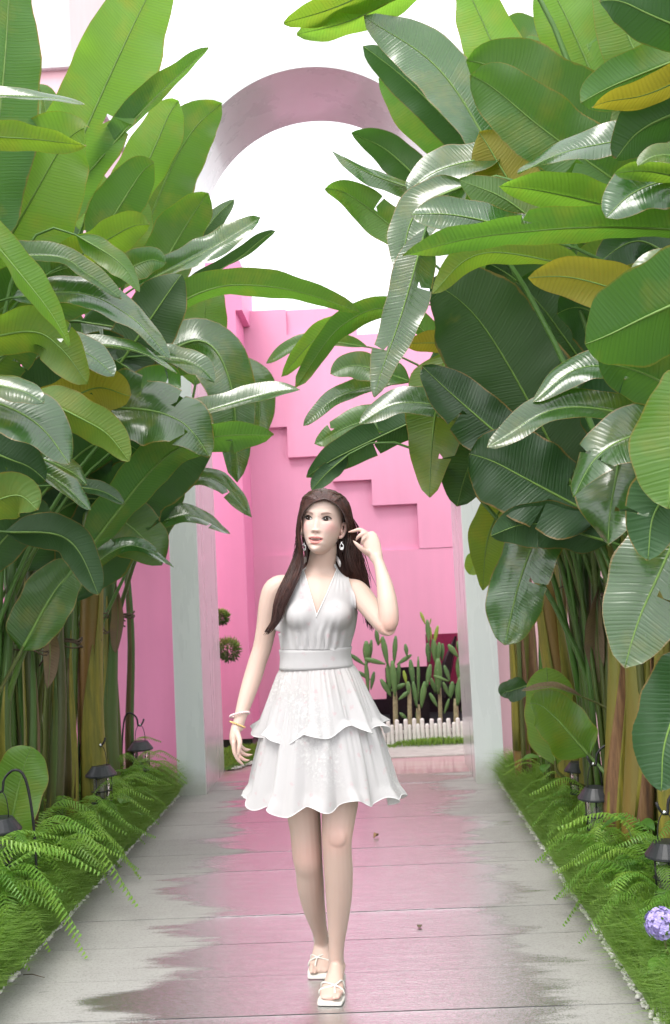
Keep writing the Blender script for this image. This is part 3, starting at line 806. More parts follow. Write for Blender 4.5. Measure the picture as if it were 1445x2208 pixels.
# thick stems built of overlapping sheaths
def pseudostem(q, px0, y_top, px1, y_bot, Y, wpx, seed, top_w=0.7, n_sheath=3, green=False):
    rnd = random.Random(seed)
    a = at(px1, y_bot, Y); a.z = min(a.z, 0.0); b = at(px0, y_top, Y)
    n = 12; r = wpx / 2 * mpp(Y) * (0.72 if seed not in (1, 16, 17, 12) else 0.95)
    pts = [a.lerp(b, i / (n - 1)) + Vector((0.012 * math.sin(i * 0.7 + seed), 0, 0)) for i in range(n)]
    rad = [r * (1.15 - (1.15 - top_w) * (i / (n - 1))) for i in range(n)]
    o = obj('stem', tube_me('stem', pts, rad, 12), STEMG if green else STEMM, PLANT[q])
    fr = frames(pts)
    for s in range(n_sheath):
        i0 = rnd.randint(0, 2); i1 = rnd.randint(7, n - 1); ac = -PI / 2 + rnd.uniform(-1.4, 1.4); half = rnd.uniform(0.7, 1.25)
        v = []; f = []; K = 8
        for i in range(i0, i1 + 1):
            t = (i - i0) / (i1 - i0); hw = half * (1 - t ** 1.6) + 0.03
            for j in range(K + 1):
                an = ac + 0.5 * t + hw * (2 * j / K - 1)
                lift = 1.05 + 0.05 * s + 0.06 * abs(2 * j / K - 1) ** 3 + 0.03 * math.sin(i * 1.3 + s)
                d = Vector((math.cos(an), math.sin(an), 0))
                v.append(pts[i] + d * rad[i] * lift)
        for i in range(i1 - i0):
            for j in range(K):
                p = i * (K + 1) + j; f.append((p, p + 1, p + K + 2, p + K + 1))
        # give the sheath a thickness
        me = mesh('sheath', v, f); bm = bmesh.new(); bm.from_mesh(me)
        bmesh.ops.solidify(bm, geom=bm.faces[:], thickness=0.004); bm.to_mesh(me); bm.free()
        obj('sheath', me, SHEATHG if green and s != 1 else SHEATH, o)
for a in [
    (1, 192, 1150, 200, 1700, 5.75, 54, 1, 0.85, 2), (0, 232, 1180, 238, 1700, 6.3, 46, 2, .8, 3), 
    (2, 128, 1200, 118, 1750, 5.2, 44, 4, .7, 3), (2, 68, 1200, 58, 1780, 5.0, 42, 5, .7, 3), (1, 150, 1180, 148, 1740, 5.5, 36, 6, .7, 3),
    (3, 20, 1200, 8, 1800, 4.7, 40, 7, .7, 2), (0, 275, 1200, 285, 1680, 6.7, 26, 9, .7, 1),
    (6, 1088, 1120, 1135, 1680, 6.35, 44, 10, .6, 3), (6, 1135, 1120, 1142, 1680, 6.5, 40, 11, .7, 3), (7, 1160, 1080, 1240, 1720, 5.8, 62, 12, .7, 3),
    (7, 1215, 1080, 1200, 1720, 5.95, 48, 13, .7, 3), (8, 1250, 1080, 1275, 1760, 5.3, 40, 14, .6, 2), (8, 1285, 1100, 1262, 1760, 5.4, 40, 15, .6, 2),
    (9, 1322, 1080, 1335, 1820, 4.75, 56, 16, .7, 3), (9, 1368, 1080, 1375, 1850, 4.6, 62, 17, .8, 2), (9, 1398, 1100, 1408, 1850, 4.65, 50, 18, .7, 3),
    (10, 1430, 1100, 1440, 1900, 4.15, 60, 19, .7, 3), (6, 1110, 1150, 1118, 1660, 6.6, 30, 21, .7, 1),
    (10, 1462, 1100, 1475, 1900, 4.0, 60, 22, .7, 2),
]: pseudostem(*a, green=(a[0] < 6 and a[7] != 1) or a[7] in (14, 15, 20))
# twine holding the clumps together
TWINE = simple('twine', (0.10, 0.07, 0.045), 0.9, 0.4, 90, 0.8)
def twine(q, px0, px1, py, Y, seed, loops=3, knot=True):
    rnd = random.Random(seed); c = at((px0 + px1) / 2, py, Y); rx = (px1 - px0) / 2 * mpp(Y)
    mb = MB()
    for l in range(loops):
        z = rnd.uniform(-0.02, 0.02); tl = rnd.uniform(-0.05, 0.05)
        pts = [c + Vector((rx * math.cos(a), 0.75 * rx * math.sin(a) + 0.1, z + tl * math.cos(a) + 0.008 * math.sin(5 * a + l))) for a in [2 * PI * i / 28 for i in range(29)]]
        mb.tube(pts, 0.0042, 5)
    if knot:
        k0 = c + Vector((rx * rnd.uniform(0, .5), -0.62 * rx + 0.08, 0))
        for e in range(7):
            pts = [k0 + Vector((rnd.uniform(-.04, .04), rnd.uniform(-.03, .02), rnd.uniform(-.03, .03))) for _ in range(5)] + [k0 + Vector((rnd.uniform(-.06, .06), -0.03, -rnd.uniform(.03, .12)))]
            mb.tube(spline(pts, 14), 0.0045, 5)
    obj('twine_tie', mb.me('twine_tie'), TWINE, PLANT[q])
twine(0, 198, 282, 1330, 6.3, 1); twine(1, 150, 225, 1345, 5.75, 2); twine(2, 40, 165, 1385, 5.2, 3); twine(3, -30, 90, 1392, 4.75, 4, 1, False)
twine(7, 1140, 1240, 1275, 5.75, 5, 1, False); twine(8, 1238, 1315, 1340, 5.3, 6, 2, False); twine(9, 1310, 1420, 1302, 4.7, 7, 2, False)

# ------------------------------------------------------------------ ground cover
GRASSM = NT('grass_blades')
_p = GRASSM.pos(); _n = GRASSM.noise(9, 3, 0.6, _p)
_c = GRASSM.ramp(_n, [(0.3, (0.16, 0.30, 0.06)), (0.7, (0.27, 0.42, 0.11))])
GRASSM.set(Base_Color=_c, Roughness=0.55)
_t = GRASSM.n('BsdfTranslucent'); _t.inputs['Color'].default_value = (0.36, 0.60, 0.07, 1)
_m = GRASSM.n('MixShader'); _m.inputs[0].default_value = 0.35
GRASSM.l(GRASSM.b.outputs[0], _m.inputs[1]); GRASSM.l(_t.outputs[0], _m.inputs[2]); GRASSM.l(_m.outputs[0], GRASSM.out.inputs['Surface'])
GRASSM = GRASSM.m
def grass(name, n, xfun, yr, lean, hr, label, seed, wid=0.0034):
    g = np.random.default_rng(seed)
    y = g.uniform(yr[0], yr[1], n)
    nt = 420
    ty = g.uniform(yr[0], yr[1], nt); ta = g.uniform(0, 1, nt); idx = g.integers(0, nt, n)
    clump = g.uniform(0, 1, n) < 0.8
    u = np.where(clump, np.clip(ta[idx] + g.normal(0, 0.09, n), 0, 1), g.uniform(0, 1, n))
    y = np.where(clump, ty[idx] + g.normal(0, 0.035, n), y)
    x = xfun(u, y); z0 = np.where(u < .1, 0.0, 0.02)
    h = g.uniform(hr[0], hr[1], n) * (0.65 + 0.6 * np.sin(np.pi * np.clip(u, 0.05, 0.95)))
    az = np.where(clump, np.arctan2(y - ty[idx], x - xfun(ta[idx], ty[idx])), 0) + g.normal(0, 0.9, n)
    ln = g.uniform(0.25, 0.95, n) * h
    dx = np.cos(az) * ln + lean * h * g.uniform(0.1, 0.9, n); dy = np.sin(az) * ln
    sw = wid * g.uniform(0.7, 1.3, n); sx = np.cos(az + 1.57) * sw; sy = np.sin(az + 1.57) * sw
    # blades turn their flat side partly to the path
    sx = 0.6 * sx + 0.4 * sw
    V = np.zeros((n, 7, 3), np.float32)
    def put(k, fx, fz, s):
        V[:, k, 0] = x + dx * fx + sx * s; V[:, k, 1] = y + dy * fx + sy * s; V[:, k, 2] = z0 + h * fz
    put(0, 0, 0, -.5); put(1, 0, 0, .5); put(2, .22, .55, -.5); put(3, .22, .55, .5); put(4, .62, .86, -.36); put(5, .62, .86, .36); put(6, 1.0, .88, 0)
    b = (np.arange(n) * 7)[:, None]
    F = np.concatenate([b + np.array([[0, 1, 3]]), b + np.array([[0, 3, 2]]), b + np.array([[2, 3, 5]]), b + np.array([[2, 5, 4]]), b + np.array([[4, 5, 6]])])
    me = np_mesh(name, V.reshape(-1, 3), F)
    return tag(obj(name, me, GRASSM, None, False), label, 'grass', kind='stuff')
grass('grass_border', 42000, lambda u, y: PXL + 0.02 - u * 0.32, (3.2, 6.97), 0.5, (0.12, 0.21), 'fine green grass border along the left path edge', 1)
grass('grass_border', 46000, lambda u, y: PXR - 0.01 + u * 0.29, (2.8, 6.97), -0.5, (0.11, 0.20), 'fine green grass border along the right path edge', 2)

PEB = simple('white_pebble', (0.60, 0.59, 0.55), 0.6, 0.25, 12, 0.2)
def pebbles(name, n, x0, x1, y0, y1, label, seed):
    bm = bmesh.new(); bmesh.ops.create_icosphere(bm, subdivisions=1, radius=1); bv = np.array([v.co[:] for v in bm.verts]); bf = np.array([[v.index for v in f.verts] for f in bm.faces]); bm.free()
    g = np.random.default_rng(seed); k = len(bv)
    s = g.uniform(0.006, 0.013, (n, 1, 1)) * g.uniform(0.7, 1.3, (n, 1, 3)); s[:, :, 2] *= 0.6
    a = g.uniform(0, 6.28, n); c, sn = np.cos(a)[:, None], np.sin(a)[:, None]
    v = bv[None] * s * (1 + g.normal(0, 0.08, (n, k, 1)))
    vx = v[:, :, 0] * c - v[:, :, 1] * sn; vy = v[:, :, 0] * sn + v[:, :, 1] * c
    u = g.uniform(0, 1, n) if callable(x0) is False else g.uniform(0, 1, n)
    yy = g.uniform(y0, y1, n); xx = (x0 if not callable(x0) else x0(yy)) + u * (x1 - x0 if not callable(x0) else x1)
    V = np.stack([vx + xx[:, None], vy + yy[:, None], v[:, :, 2] + 0.004 + g.uniform(0, 0.01, n)[:, None]], -1)
    F = (bf[None] + (np.arange(n) * k)[:, None, None]).reshape(-1, 3)
    return tag(obj(name, np_mesh(name, V.reshape(-1, 3), F), PEB), label, 'pebbles', kind='stuff')
pebbles('pebble_edging', 2600, PXL - 0.075, PXL + 0.03, 3.2, 6.95, 'white pebbles between the grass and path on the left', 3)
pebbles('pebble_edging', 2600, PXR - 0.03, PXR + 0.075, 2.8, 6.95, 'white pebbles between the grass and path on the right', 4)
pebbles('pebble_edging', 260, lambda y: -1.14 + (y - 7.86) * 0.45, 0.05, 7.86, 8.7, 'row of white pebbles edging the small lawn beyond the arch', 5)

# ferns
def fern_mat(name, a, b, tr):
    m = NT(name); r = m.n('ObjectInfo').outputs['Random']; n = m.noise(12, 3, 0.6, m.objc())
    m.set(Base_Color=m.ramp(m.math('ADD', m.math('MULTIPLY', r, 0.6), m.math('MULTIPLY', n, 0.4)), [(0.2, a), (0.85, b)]), Roughness=0.42)
    t = m.n('BsdfTranslucent'); t.inputs['Color'].default_value = (*tr, 1); x = m.n('MixShader'); x.inputs[0].default_value = 0.35
    m.l(m.b.outputs[0], x.inputs[1]); m.l(t.outputs[0], x.inputs[2]); m.l(x.outputs[0], m.out.inputs['Surface']); return m.m
FERN = fern_mat('fern', (0.10, 0.25, 0.035), (0.28, 0.46, 0.07), (0.38, 0.62, 0.08))
def frond_me(i, rise, droop, pairs=42):
    rnd = random.Random(i); v = []; f = []
    P = [Vector((0, 0, 0)), Vector((0.22, 0, rise * 0.62)), Vector((0.58, 0.02 * (i - 2), rise)), Vector((0.95, 0.04 * (i - 2), rise - droop))]
    C = spline(P, pairs + 4); fr = frames(C)
    tv, tf = tube_vf(C[::3] + [C[-1]], [0.006 * (1 - 0.8 * k / 12) for k in range(len(C[::3]) + 1)], 3); v += tv; f += tf
    for k in range(3, len(C)):
        t = (k - 3) / (len(C) - 4)
        ln = 0.115 * (0.45 + 0.55 * min(1, t / 0.2)) * (1 - t ** 2.6) ** 0.8 + 0.008
        T = fr[k][0]; U = Vector((0, 0, 1)); S = T.cross(U).normalized(); Nn = S.cross(T)
        for sd in (-1, 1):
            d = (S * sd + T * (0.25 + 0.3 * t) + Nn * rnd.uniform(-0.25, 0.12)).normalized(); w = 0.0085
            b = C[k]; e = T * w
            o = len(v)
            v += [b - e * 0.6, b + e * 1.0, b + d * ln * 0.6 + e * 0.8 - Nn * 0.012, b + d * ln - Nn * 0.03, b + d * ln * 0.6 - e * 0.8 - Nn * 0.012]
            f.append((o, o + 1, o + 2, o + 3, o + 4) if sd == -1 else (o + 4, o + 3, o + 2, o + 1, o))
    return mesh('frond', v, f)
FRONDS = [frond_me(i, r, d) for i, (r, d) in enumerate([(0.45, 0.30), (0.62, 0.22), (0.30, 0.24), (0.75, 0.12), (0.52, 0.45)])]
for m_ in FRONDS: m_.materials.append(FERN)
def fern(x, y, n, size, label, group, seed, toward=None):
    rnd = random.Random(seed); root = tag(empty('fern', (x, y, 0.02)), label, 'fern', group)
    for i in range(n):
        o = bpy.data.objects.new('frond', rnd.choice(FRONDS)); COL.objects.link(o); o.parent = root
        a = 2 * PI * (i + rnd.uniform(-.3, .3)) / n
        if toward is not None and rnd.random() < 0.5: a = toward + rnd.gauss(0, 0.8)
        s = size * rnd.uniform(0.75, 1.15)
        o.rotation_euler = (rnd.uniform(-.25, .25), rnd.uniform(-.3, .2), a); o.scale = (s, s * rnd.uniform(.9, 1.15), s)
        o.location = (rnd.uniform(-.03, .03), rnd.uniform(-.03, .03), 0)
rnd = random.Random(77)
y = 3.55; i = 0
while y < 6.75:
    fern(-1.66 - rnd.uniform(-.05, .10), y, 14, rnd.uniform(0.42, 0.58) * (1.0 if y < 5.4 else 0.75), 'bright green fern in the bed left of the path', 'ferns left of the path', 200 + i, -0.4)
    y += rnd.uniform(0.17, 0.24); i += 1
y = 3.0
while y < 6.7:
    if abs(y - 3.30) > 0.2: fern(1.12 + rnd.uniform(-.06, .10), y, 14, rnd.uniform(0.34, 0.47) * (1.0 if y < 5.4 else 0.8), 'bright green fern in the bed right of the path', 'ferns right of the path', 300 + i, PI + 0.4)
    y += rnd.uniform(0.17, 0.24); i += 1
# small broad-leaved plants among the ferns
def arrow_leaf():
    v = []; f = []; n = 10
    for i in range(n + 1):
        t = i / n; w = 0.42 * math.sin(PI * min(1, t * 0.92 + 0.08)) ** 0.8 * (1 - 0.35 * t)
        z = 0.25 * math.sin(t * 1.6) - 0.28 * t * t
        v += [(t, -w, z + 0.08), (t, 0, z), (t, w, z + 0.08)]
    for i in range(n):
        a = i * 3; f += [(a, a + 3, a + 4, a + 1), (a + 1, a + 4, a + 5, a + 2)]
    return mesh('broad_leaf', v, f)
ARROW = arrow_leaf(); ARROW.materials.append(fern_mat('broad_leaf', (0.07, 0.20, 0.03), (0.14, 0.30, 0.04), (0.25, 0.5, 0.05)))
for i, (px, py, Y, lab) in enumerate([(205, 1690, 6.1, 'small broad-leaved plant beside the middle lantern on the left'), (250, 1745, 5.6, 'small broad-leaved plant among the ferns left of the path'),
                                      (1190, 1650, 5.9, 'small broad-leaved plant below the big round leaves on the right'), (1390, 1800, 4.3, 'small broad-leaved plant beside the right edge lantern'),
                                      (1350, 1790, 4.6, 'small broad-leaved plant at the foot of the orange-yellow stems')]):
    p = at(px, py, Y); rr = random.Random(i); root = tag(empty('ground_plant', (p.x, Y, 0.02)), lab, 'plant', 'small plants among the ferns')
    for k in range(8):
        h = max(0.10, p.z) * rr.uniform(0.5, 1.15); a = rr.uniform(0, 6.28)
        tip = Vector((0.07 * math.cos(a), 0.07 * math.sin(a), h))
        st = obj('stem', tube_me('stem', [(p.x, Y, 0.01), (p.x + tip.x * .5, Y + tip.y * .5, h * .7), (p.x + tip.x, Y + tip.y, h)], 0.0025, 4), STALK, root)
        o = bpy.data.objects.new('broad_leaf', ARROW); COL.objects.link(o); o.parent = root
        o.location = tip; s = rr.uniform(0.07, 0.12); o.scale = (s, s, s); o.rotation_euler = (rr.uniform(-.4, .4), rr.uniform(0.0, 0.7), a)

# ------------------------------------------------------------------ hanging lanterns on shepherd hooks
def glass_mat():
    m = NT('ribbed_glass'); m.set(Base_Color=(0.86, 0.86, 0.82), Roughness=0.12, Transmission_Weight=0.85, IOR=1.3, Alpha=0.75); return m.m
GLASS = glass_mat()
CAPM = simple('lantern_cap', (0.025, 0.027, 0.032), 0.42, 0.25, 25, 0.2)
CHROME = simple('bright_metal', (0.75, 0.76, 0.78), 0.2, 0.05, 10, 0, Metallic=1.0)
LANT = [  # px, py of the cap's rim, distance, scale, hook side, labels
    (2, 1792, 4.30, 1.0, 1, 'black garden lantern at the left edge, in front of a bright round leaf'),
    (218, 1672, 5.70, 1.0, -1, 'black garden lantern hanging in front of the yellow-brown stem'),
    (303, 1616, 6.65, 0.95, -1, 'farthest black garden lantern on the left, by the pink wall'),
    (1285, 1722, 4.80, 0.95, 1, 'black garden lantern under a tall curved hook, right of the path'),
    (1246, 1662, 5.45, 0.8, 1, 'black garden lantern half hidden by stems, behind the curved hook lantern'),
    (1204, 1628, 5.95, 0.9, 1, 'farthest black garden lantern on the right, near the white pillar'),
    (1440, 1846, 3.85, 0.95, 1, 'black garden lantern cut by the right picture edge'),
]
def lantern(px, py, Y, sc, side, lab, idx):
    c = at(px, py, Y); s = 0.086 * sc; z = c.z; base = max(0.01, z - 0.155 * sc)
    root = tag(empty('lantern', (c.x, Y, base)), lab, 'lantern', 'garden lanterns beside the path')
    def add(name, mb, mat, par=root, sm=True): return obj(name, mb.me(name), mat, par, sm)
    cc = (c.x, Y, z)
    cap = add('cap', MB().lathe([(0.001, .058 * sc), (.05 * sc, .056 * sc), (.054 * sc, .050 * sc), (s * .96, .012 * sc), (s, .008 * sc), (s, 0.0), (s * .9, -.004), (.001, -.002)], 24, cc), CAPM, root, False)
    hd = MB(); hd.tube([Vector(cc) + Vector((math.sin(a) * .034 * sc, 0, .05 * sc + .115 * sc * math.cos(a) ** 0.8)) for a in [-1.57 + 3.14 * k / 14 for k in range(15)]], 0.0022, 5)
    add('handle', hd, BLACK)
    gh = z - 0.004 - base - 0.02
    add('glass', MB().lathe([(.046 * sc, -.006), (.047 * sc, -gh * .5), (.044 * sc, -gh)], 24, cc), GLASS)
    fr = MB()
    for k in range(6):
        a = 2 * PI * k / 6 + 0.3; p = Vector((math.cos(a) * .056 * sc, math.sin(a) * .056 * sc, 0)) + Vector(cc)
        fr.tube([p + Vector((0, 0, -.002)), p + Vector((0, 0, -gh - .012))], 0.0035 * sc, 5)
    add('cage', fr, BLACK)
    for zz in (-gh * .62, -gh - .008):
        rg = MB(); rg.tube([Vector(cc) + Vector((math.cos(a) * .056 * sc, math.sin(a) * .056 * sc, zz)) for a in [2 * PI * k / 20 for k in range(21)]], 0.0035 * sc, 5); add('ring', rg, BLACK)
    add('base_plate', MB().lathe([(.001, -gh - .006), (.058 * sc, -gh - .006), (.058 * sc, -gh - .018), (.001, -gh - .018)], 20, cc), CAPM, root, False)
    add('candle', MB().lathe([(.001, -gh * .35), (.016, -gh * .36), (.016, -gh * .98), (.001, -gh * .98)], 12, cc), simple('candle_wax', (0.62, 0.57, 0.45), 0.5))
    # the hook it hangs from: a stake with a swan-neck top
    top = z + 0.165 * sc; hx = c.x + side * 0.14 * sc
    hk = tag(empty('shepherd_hook', (hx, Y + 0.02, 0)), HOOKLAB[idx], 'hook', 'shepherd hooks holding the lanterns')
    st = [Vector((hx, Y + 0.02, -0.05)), Vector((hx, Y + 0.02, z * .5)), Vector((hx - side * .01, Y + .02, z + .04)), Vector((hx - side * .035 * sc, Y + .01, top + .045 * sc)), Vector((c.x + side * .065 * sc, Y, top + .085 * sc)),
          Vector((c.x + side * .02 * sc, Y, top + .05 * sc)), Vector((c.x + side * .012 * sc, Y, top)), Vector((c.x, Y, top - .008)), Vector((c.x - side * .02 * sc, Y, top + .012)), Vector((c.x - side * .03 * sc, Y, top + .04 * sc))]
    obj('rod', tube_me('rod', spline(st, 50), 0.0058, 6), BLACK, hk)
    obj('ball', MB().lathe([(.001, .008), (.006, .005), (.008, 0), (.006, -.005), (.001, -.008)], 10, (c.x - side * .003, Y - .006, top + .002)).me('ball'), CHROME, hk)
HOOKLAB = ['shepherd hook holding the lantern at the left picture edge', 'shepherd hook holding the lantern before the yellow-brown stem', 'shepherd hook holding the farthest left lantern by the pink wall',
           'tall swan-neck shepherd hook standing right of the path', 'shepherd hook of the lantern half hidden by stems on the right', 'shepherd hook of the farthest right lantern near the pillar', 'shepherd hook of the lantern at the right picture edge']
for i, a in enumerate(LANT): lantern(*a, i)

# ------------------------------------------------------------------ beyond the arch: cacti, picket fence, topiary
def cactus_mat(name, a, b):
    m = NT(name); p = m.objc(); n = m.noise(9, 4, 0.6, p); r = m.n('ObjectInfo').outputs['Random']
    c = m.ramp(m.math('ADD', m.math('MULTIPLY', n, 0.6), m.math('MULTIPLY', r, 0.4)), [(0.25, a), (0.75, b)])
    dots = m.n('TexVoronoi'); dots.inputs['Scale'].default_value = 26; m.l(p, dots.inputs['Vector'])
    c = m.mix(m.math('MULTIPLY', m.math('LESS_THAN', dots.outputs['Distance'], 0.13), 0.6), c, (0.4, 0.38, 0.22))
    m.set(Base_Color=c, Roughness=0.5); return m.m
CAC = cactus_mat('cactus_green', (0.07, 0.16, 0.05), (0.13, 0.25, 0.075)); CACY = cactus_mat('cactus_young', (0.22, 0.34, 0.04), (0.32, 0.42, 0.06))
CACW = simple('cactus_wood', (0.34, 0.30, 0.17), 0.8, 0.35, 30, 0.6)
def zc(x, y): return (740 + x / 4.014, 1290 + y / 4.014)
def pad(root, a, b, w, Y, mat, name='pad', taper=0.55):
    A = at(*zc(*a), Y); B = at(*zc(*b), Y); W = w / 4.014 / 2 * mpp(Y); n = 9; pts = []; rad = []
    for i in range(n):
        t = i / (n - 1); s = math.sin(PI * (0.08 + 0.86 * t)) ** 0.6 * (taper + (1 - taper) * min(1, t * 1.7))
        pts.append(A.lerp(B, t)); rad.append((max(W * s, 0.004) * 0.6, max(W * s, 0.004)))
    # the broad side faces the path
    v, f = tube_vf(pts, rad, 10)
    obj(name, mesh(name, v, f), mat, root)
def cactus(lab, x, Y, trunk, pads, young=()):
    g = at(*zc(trunk[0], 1150), Y); root = tag(empty('cactus', (g.x, Y, 0)), lab, 'cactus', 'cacti behind the picket fence')
    tx, ty, tw = trunk
    A = at(*zc(tx, 1150), Y); A.z = 0; B = at(*zc(tx - 6, ty), Y); W = tw / 4.014 / 2 * mpp(Y)
    obj('trunk', tube_me('trunk', [A, A.lerp(B, .4), A.lerp(B, .8), B], [W * 1.15, W, W * .95, W * 0.7], 10), CACW, root)
    for i, (a, b, w) in enumerate(pads): pad(root, a, b, w, Y + 0.02 * ((i * 7) % 5 - 2), CACY if i in young else CAC)
cactus('branching cactus with long side arms left of the dark opening', 0, 9.05, (455, 800, 46), [((450, 850), (425, 540), 62), ((405, 800), (385, 560), 52), ((470, 770), (485, 560), 44), ((415, 850), (325, 700), 52), ((405, 805), (540, 740), 48),
        ((385, 580), (340, 330), 58), ((440, 570), (455, 325), 48), ((465, 575), (592, 488), 42), ((555, 505), (538, 395), 40), ((365, 570), (185, 522), 48)])
cactus('cactus half hidden by the woman\'s raised arm', 0, 9.15, (215, 700, 36), [((220, 800), (195, 545), 44), ((205, 575), (200, 370), 70), ((225, 560), (245, 360), 42), ((190, 580), (55, 482), 42), ((235, 705), (125, 632), 38), ((240, 790), (268, 635), 40), ((305, 410), (285, 270), 44), ((310, 400), (345, 330), 22)], (7,))
cactus('slim cactus with a yellow-green tip before the dark opening', 0, 8.95, (578, 770, 40), [((570, 830), (560, 720), 44), ((550, 745), (523, 625), 34), ((612, 770), (582, 530), 52), ((480, 880), (575, 800), 40), ((555, 1050), (490, 990), 36)], (1,))
cactus('forked cactus with two broad pads in the middle of the fence', 0, 9.0, (655, 920, 42), [((640, 950), (605, 720), 46), ((675, 950), (708, 720), 58), ((652, 890), (650, 505), 32), ((725, 770), (755, 570), 54), ((640, 1060), (650, 960), 44), ((815, 940), (750, 820), 40)])
cactus('tallest cactus with yellow-green tips against the red doorway', 0, 9.1, (842, 770, 36), [((825, 830), (820, 520), 78), ((800, 560), (780, 355), 62), ((745, 565), (730, 385), 52), ((825, 545), (832, 380), 46), ((855, 540), (860, 390), 44), ((742, 390), (728, 185), 46), ((785, 400), (820, 235), 38), ((712, 225), (668, 118), 32), ((752, 225), (760, 175), 14), ((800, 820), (760, 690), 40), ((765, 360), (758, 250), 14)], (6, 7, 8, 10))
cactus('bushy cactus beside the right pillar', 0, 9.0, (980, 870, 46), [((990, 930), (1015, 680), 72), ((930, 870), (945, 720), 54), ((915, 850), (865, 725), 38), ((925, 720), (875, 580), 42), ((1005, 720), (1000, 510), 62), ((995, 510), (910, 400), 54), ((1015, 480), (990, 370), 44), ((875, 1000), (918, 870), 32), ((920, 720), (780, 670), 32), ((1020, 980), (1060, 900), 40), ((1040, 640), (1060, 450), 50)])
tag(obj('cactus_bed', box_me('cactus_bed', -0.12, 3.0, 8.70, 9.5, -0.02, 0.03), SOIL, None, False), kind='structure')
FENCE = simple('whitewashed_wood', (0.74, 0.72, 0.69), 0.7, 0.12, 14, 0.4)
def picket(name, h, w):
    mb = MB(); mb.lathe([(w, 0), (w, h - 0.012), (w * 0.85, h - 0.004), (w * 0.4, h)], 10); me = mb.me(name)
    bm = bmesh.new(); bm.from_mesh(me)
    bmesh.ops.holes_fill(bm, edges=[e for e in bm.edges if e.is_boundary], sides=0); bmesh.ops.recalc_face_normals(bm, faces=bm.faces)
    bm.to_mesh(me); bm.free(); me.materials.append(FENCE); return me
fence = tag(empty('picket_fence', (0.4, 8.64, 0)), 'low white fence of round pickets in front of the cacti', 'fence')
tallp, lowp = picket('picket', 0.225, 0.0178), picket('picket', 0.185, 0.0172)
rnd = random.Random(8); x = at(800, 1600, 8.64).x; k = 0
while x < 1.15:
    o = bpy.data.objects.new('picket', (tallp, lowp)[k % 2]); COL.objects.link(o); o.parent = fence
    o.location = (x - 0.4, rnd.uniform(-.004, .004), rnd.uniform(-.008, .004)); o.rotation_euler = (rnd.uniform(-.03, .03), rnd.uniform(-.03, .03), rnd.uniform(0, 6)); x += 0.0365; k += 1
obj('rail', box_me('rail', at(800, 1600, 8.64).x, 1.15, 8.662, 8.68, 0.10, 0.13, 0.003), FENCE, fence, False)
g_ = np.random.default_rng(9)
grass('fence_weeds', 1500, lambda u, y: 0.05 + 0.9 * u, (8.56, 8.62), 0.0, (0.03, 0.055), 'low green weeds growing at the foot of the white pickets', 12, 0.006)
grass('lawn_grass', 5000, lambda u, y: -1.10 + (y - 7.86) * 0.43 - u * 0.6, (7.88, 8.9), 0.0, (0.02, 0.035), 'short lawn grass beyond the left pillar', 13, 0.005)

def topiary():
    Y = 8.35; c2 = at(492, 1401, Y); c1 = at(478, 1331, Y); bx = at(462, 1500, Y).x
    root = tag(empty('topiary_shrub', (bx, Y, 0)), 'clipped pompom shrub showing past the left pillar', 'shrub')
    obj('trunk', tube_me('trunk', spline([(bx, Y, 0), (bx + .03, Y, .35), (bx - .02, Y, .75), (bx, Y, 1.25), (bx - .03, Y, 1.6)], 16), [0.03 - 0.0012 * i for i in range(16)], 7), CACW, root)
    m = NT('needles'); s = m.n('SeparateXYZ'); m.l(m.n('TexCoord').outputs['UV'], s.inputs[0])
    r = m.noise(30, 3, 0.6, m.objc()); m.set(Base_Color=m.ramp(m.math('ADD', m.math('MULTIPLY', s.outputs[1], 0.7), m.math('MULTIPLY', r, 0.3)), [(0.12, (0.05, 0.11, 0.025)), (0.5, (0.16, 0.28, 0.05)), (0.85, (0.46, 0.50, 0.10))]), Roughness=0.5)
    for c, rr, sd in ((c2, 0.100, 1), (c1, 0.066, 2), (Vector((bx - .06, Y, 1.62)), 0.06, 3), (Vector((bx - .12, Y, 1.0)), 0.07, 4)):
        g = np.random.default_rng(sd); V = []; F = []; uv = []
        for i in range(900):
            d = Vector(g.normal(0, 1, 3)).normalized(); b = c + d * rr * g.uniform(.55, .9) * Vector((1, 1, .9)).length / 1.69
            e = (d + Vector(g.normal(0, .45, 3)) + Vector((0, 0, .2))).normalized(); l = rr * g.uniform(.25, .5); sx = e.cross(Vector(g.normal(0, 1, 3))).normalized() * 0.0032
            o = len(V); V += [b - sx, b + sx, b + e * l * .6 + sx, b + e * l, b + e * l * .6 - sx]; F.append((o, o + 1, o + 2, o + 3, o + 4))
            up = 0.35 + 0.5 * d.z; uv += [(0, up * .5), (0, up * .5), (0, up), (0, min(1, up + .35)), (0, up)]
        obj('pompom', mesh('pompom', V, F, uv), m.m, root, False)
        root.children
        br = tube_me('branch', [Vector((bx, Y, max(0.1, c.z - .15))), (Vector((bx, Y, c.z - .08)) + c) / 2, c], [0.012, .01, .008], 5)
        obj('branch', br, CACW, root)
topiary()

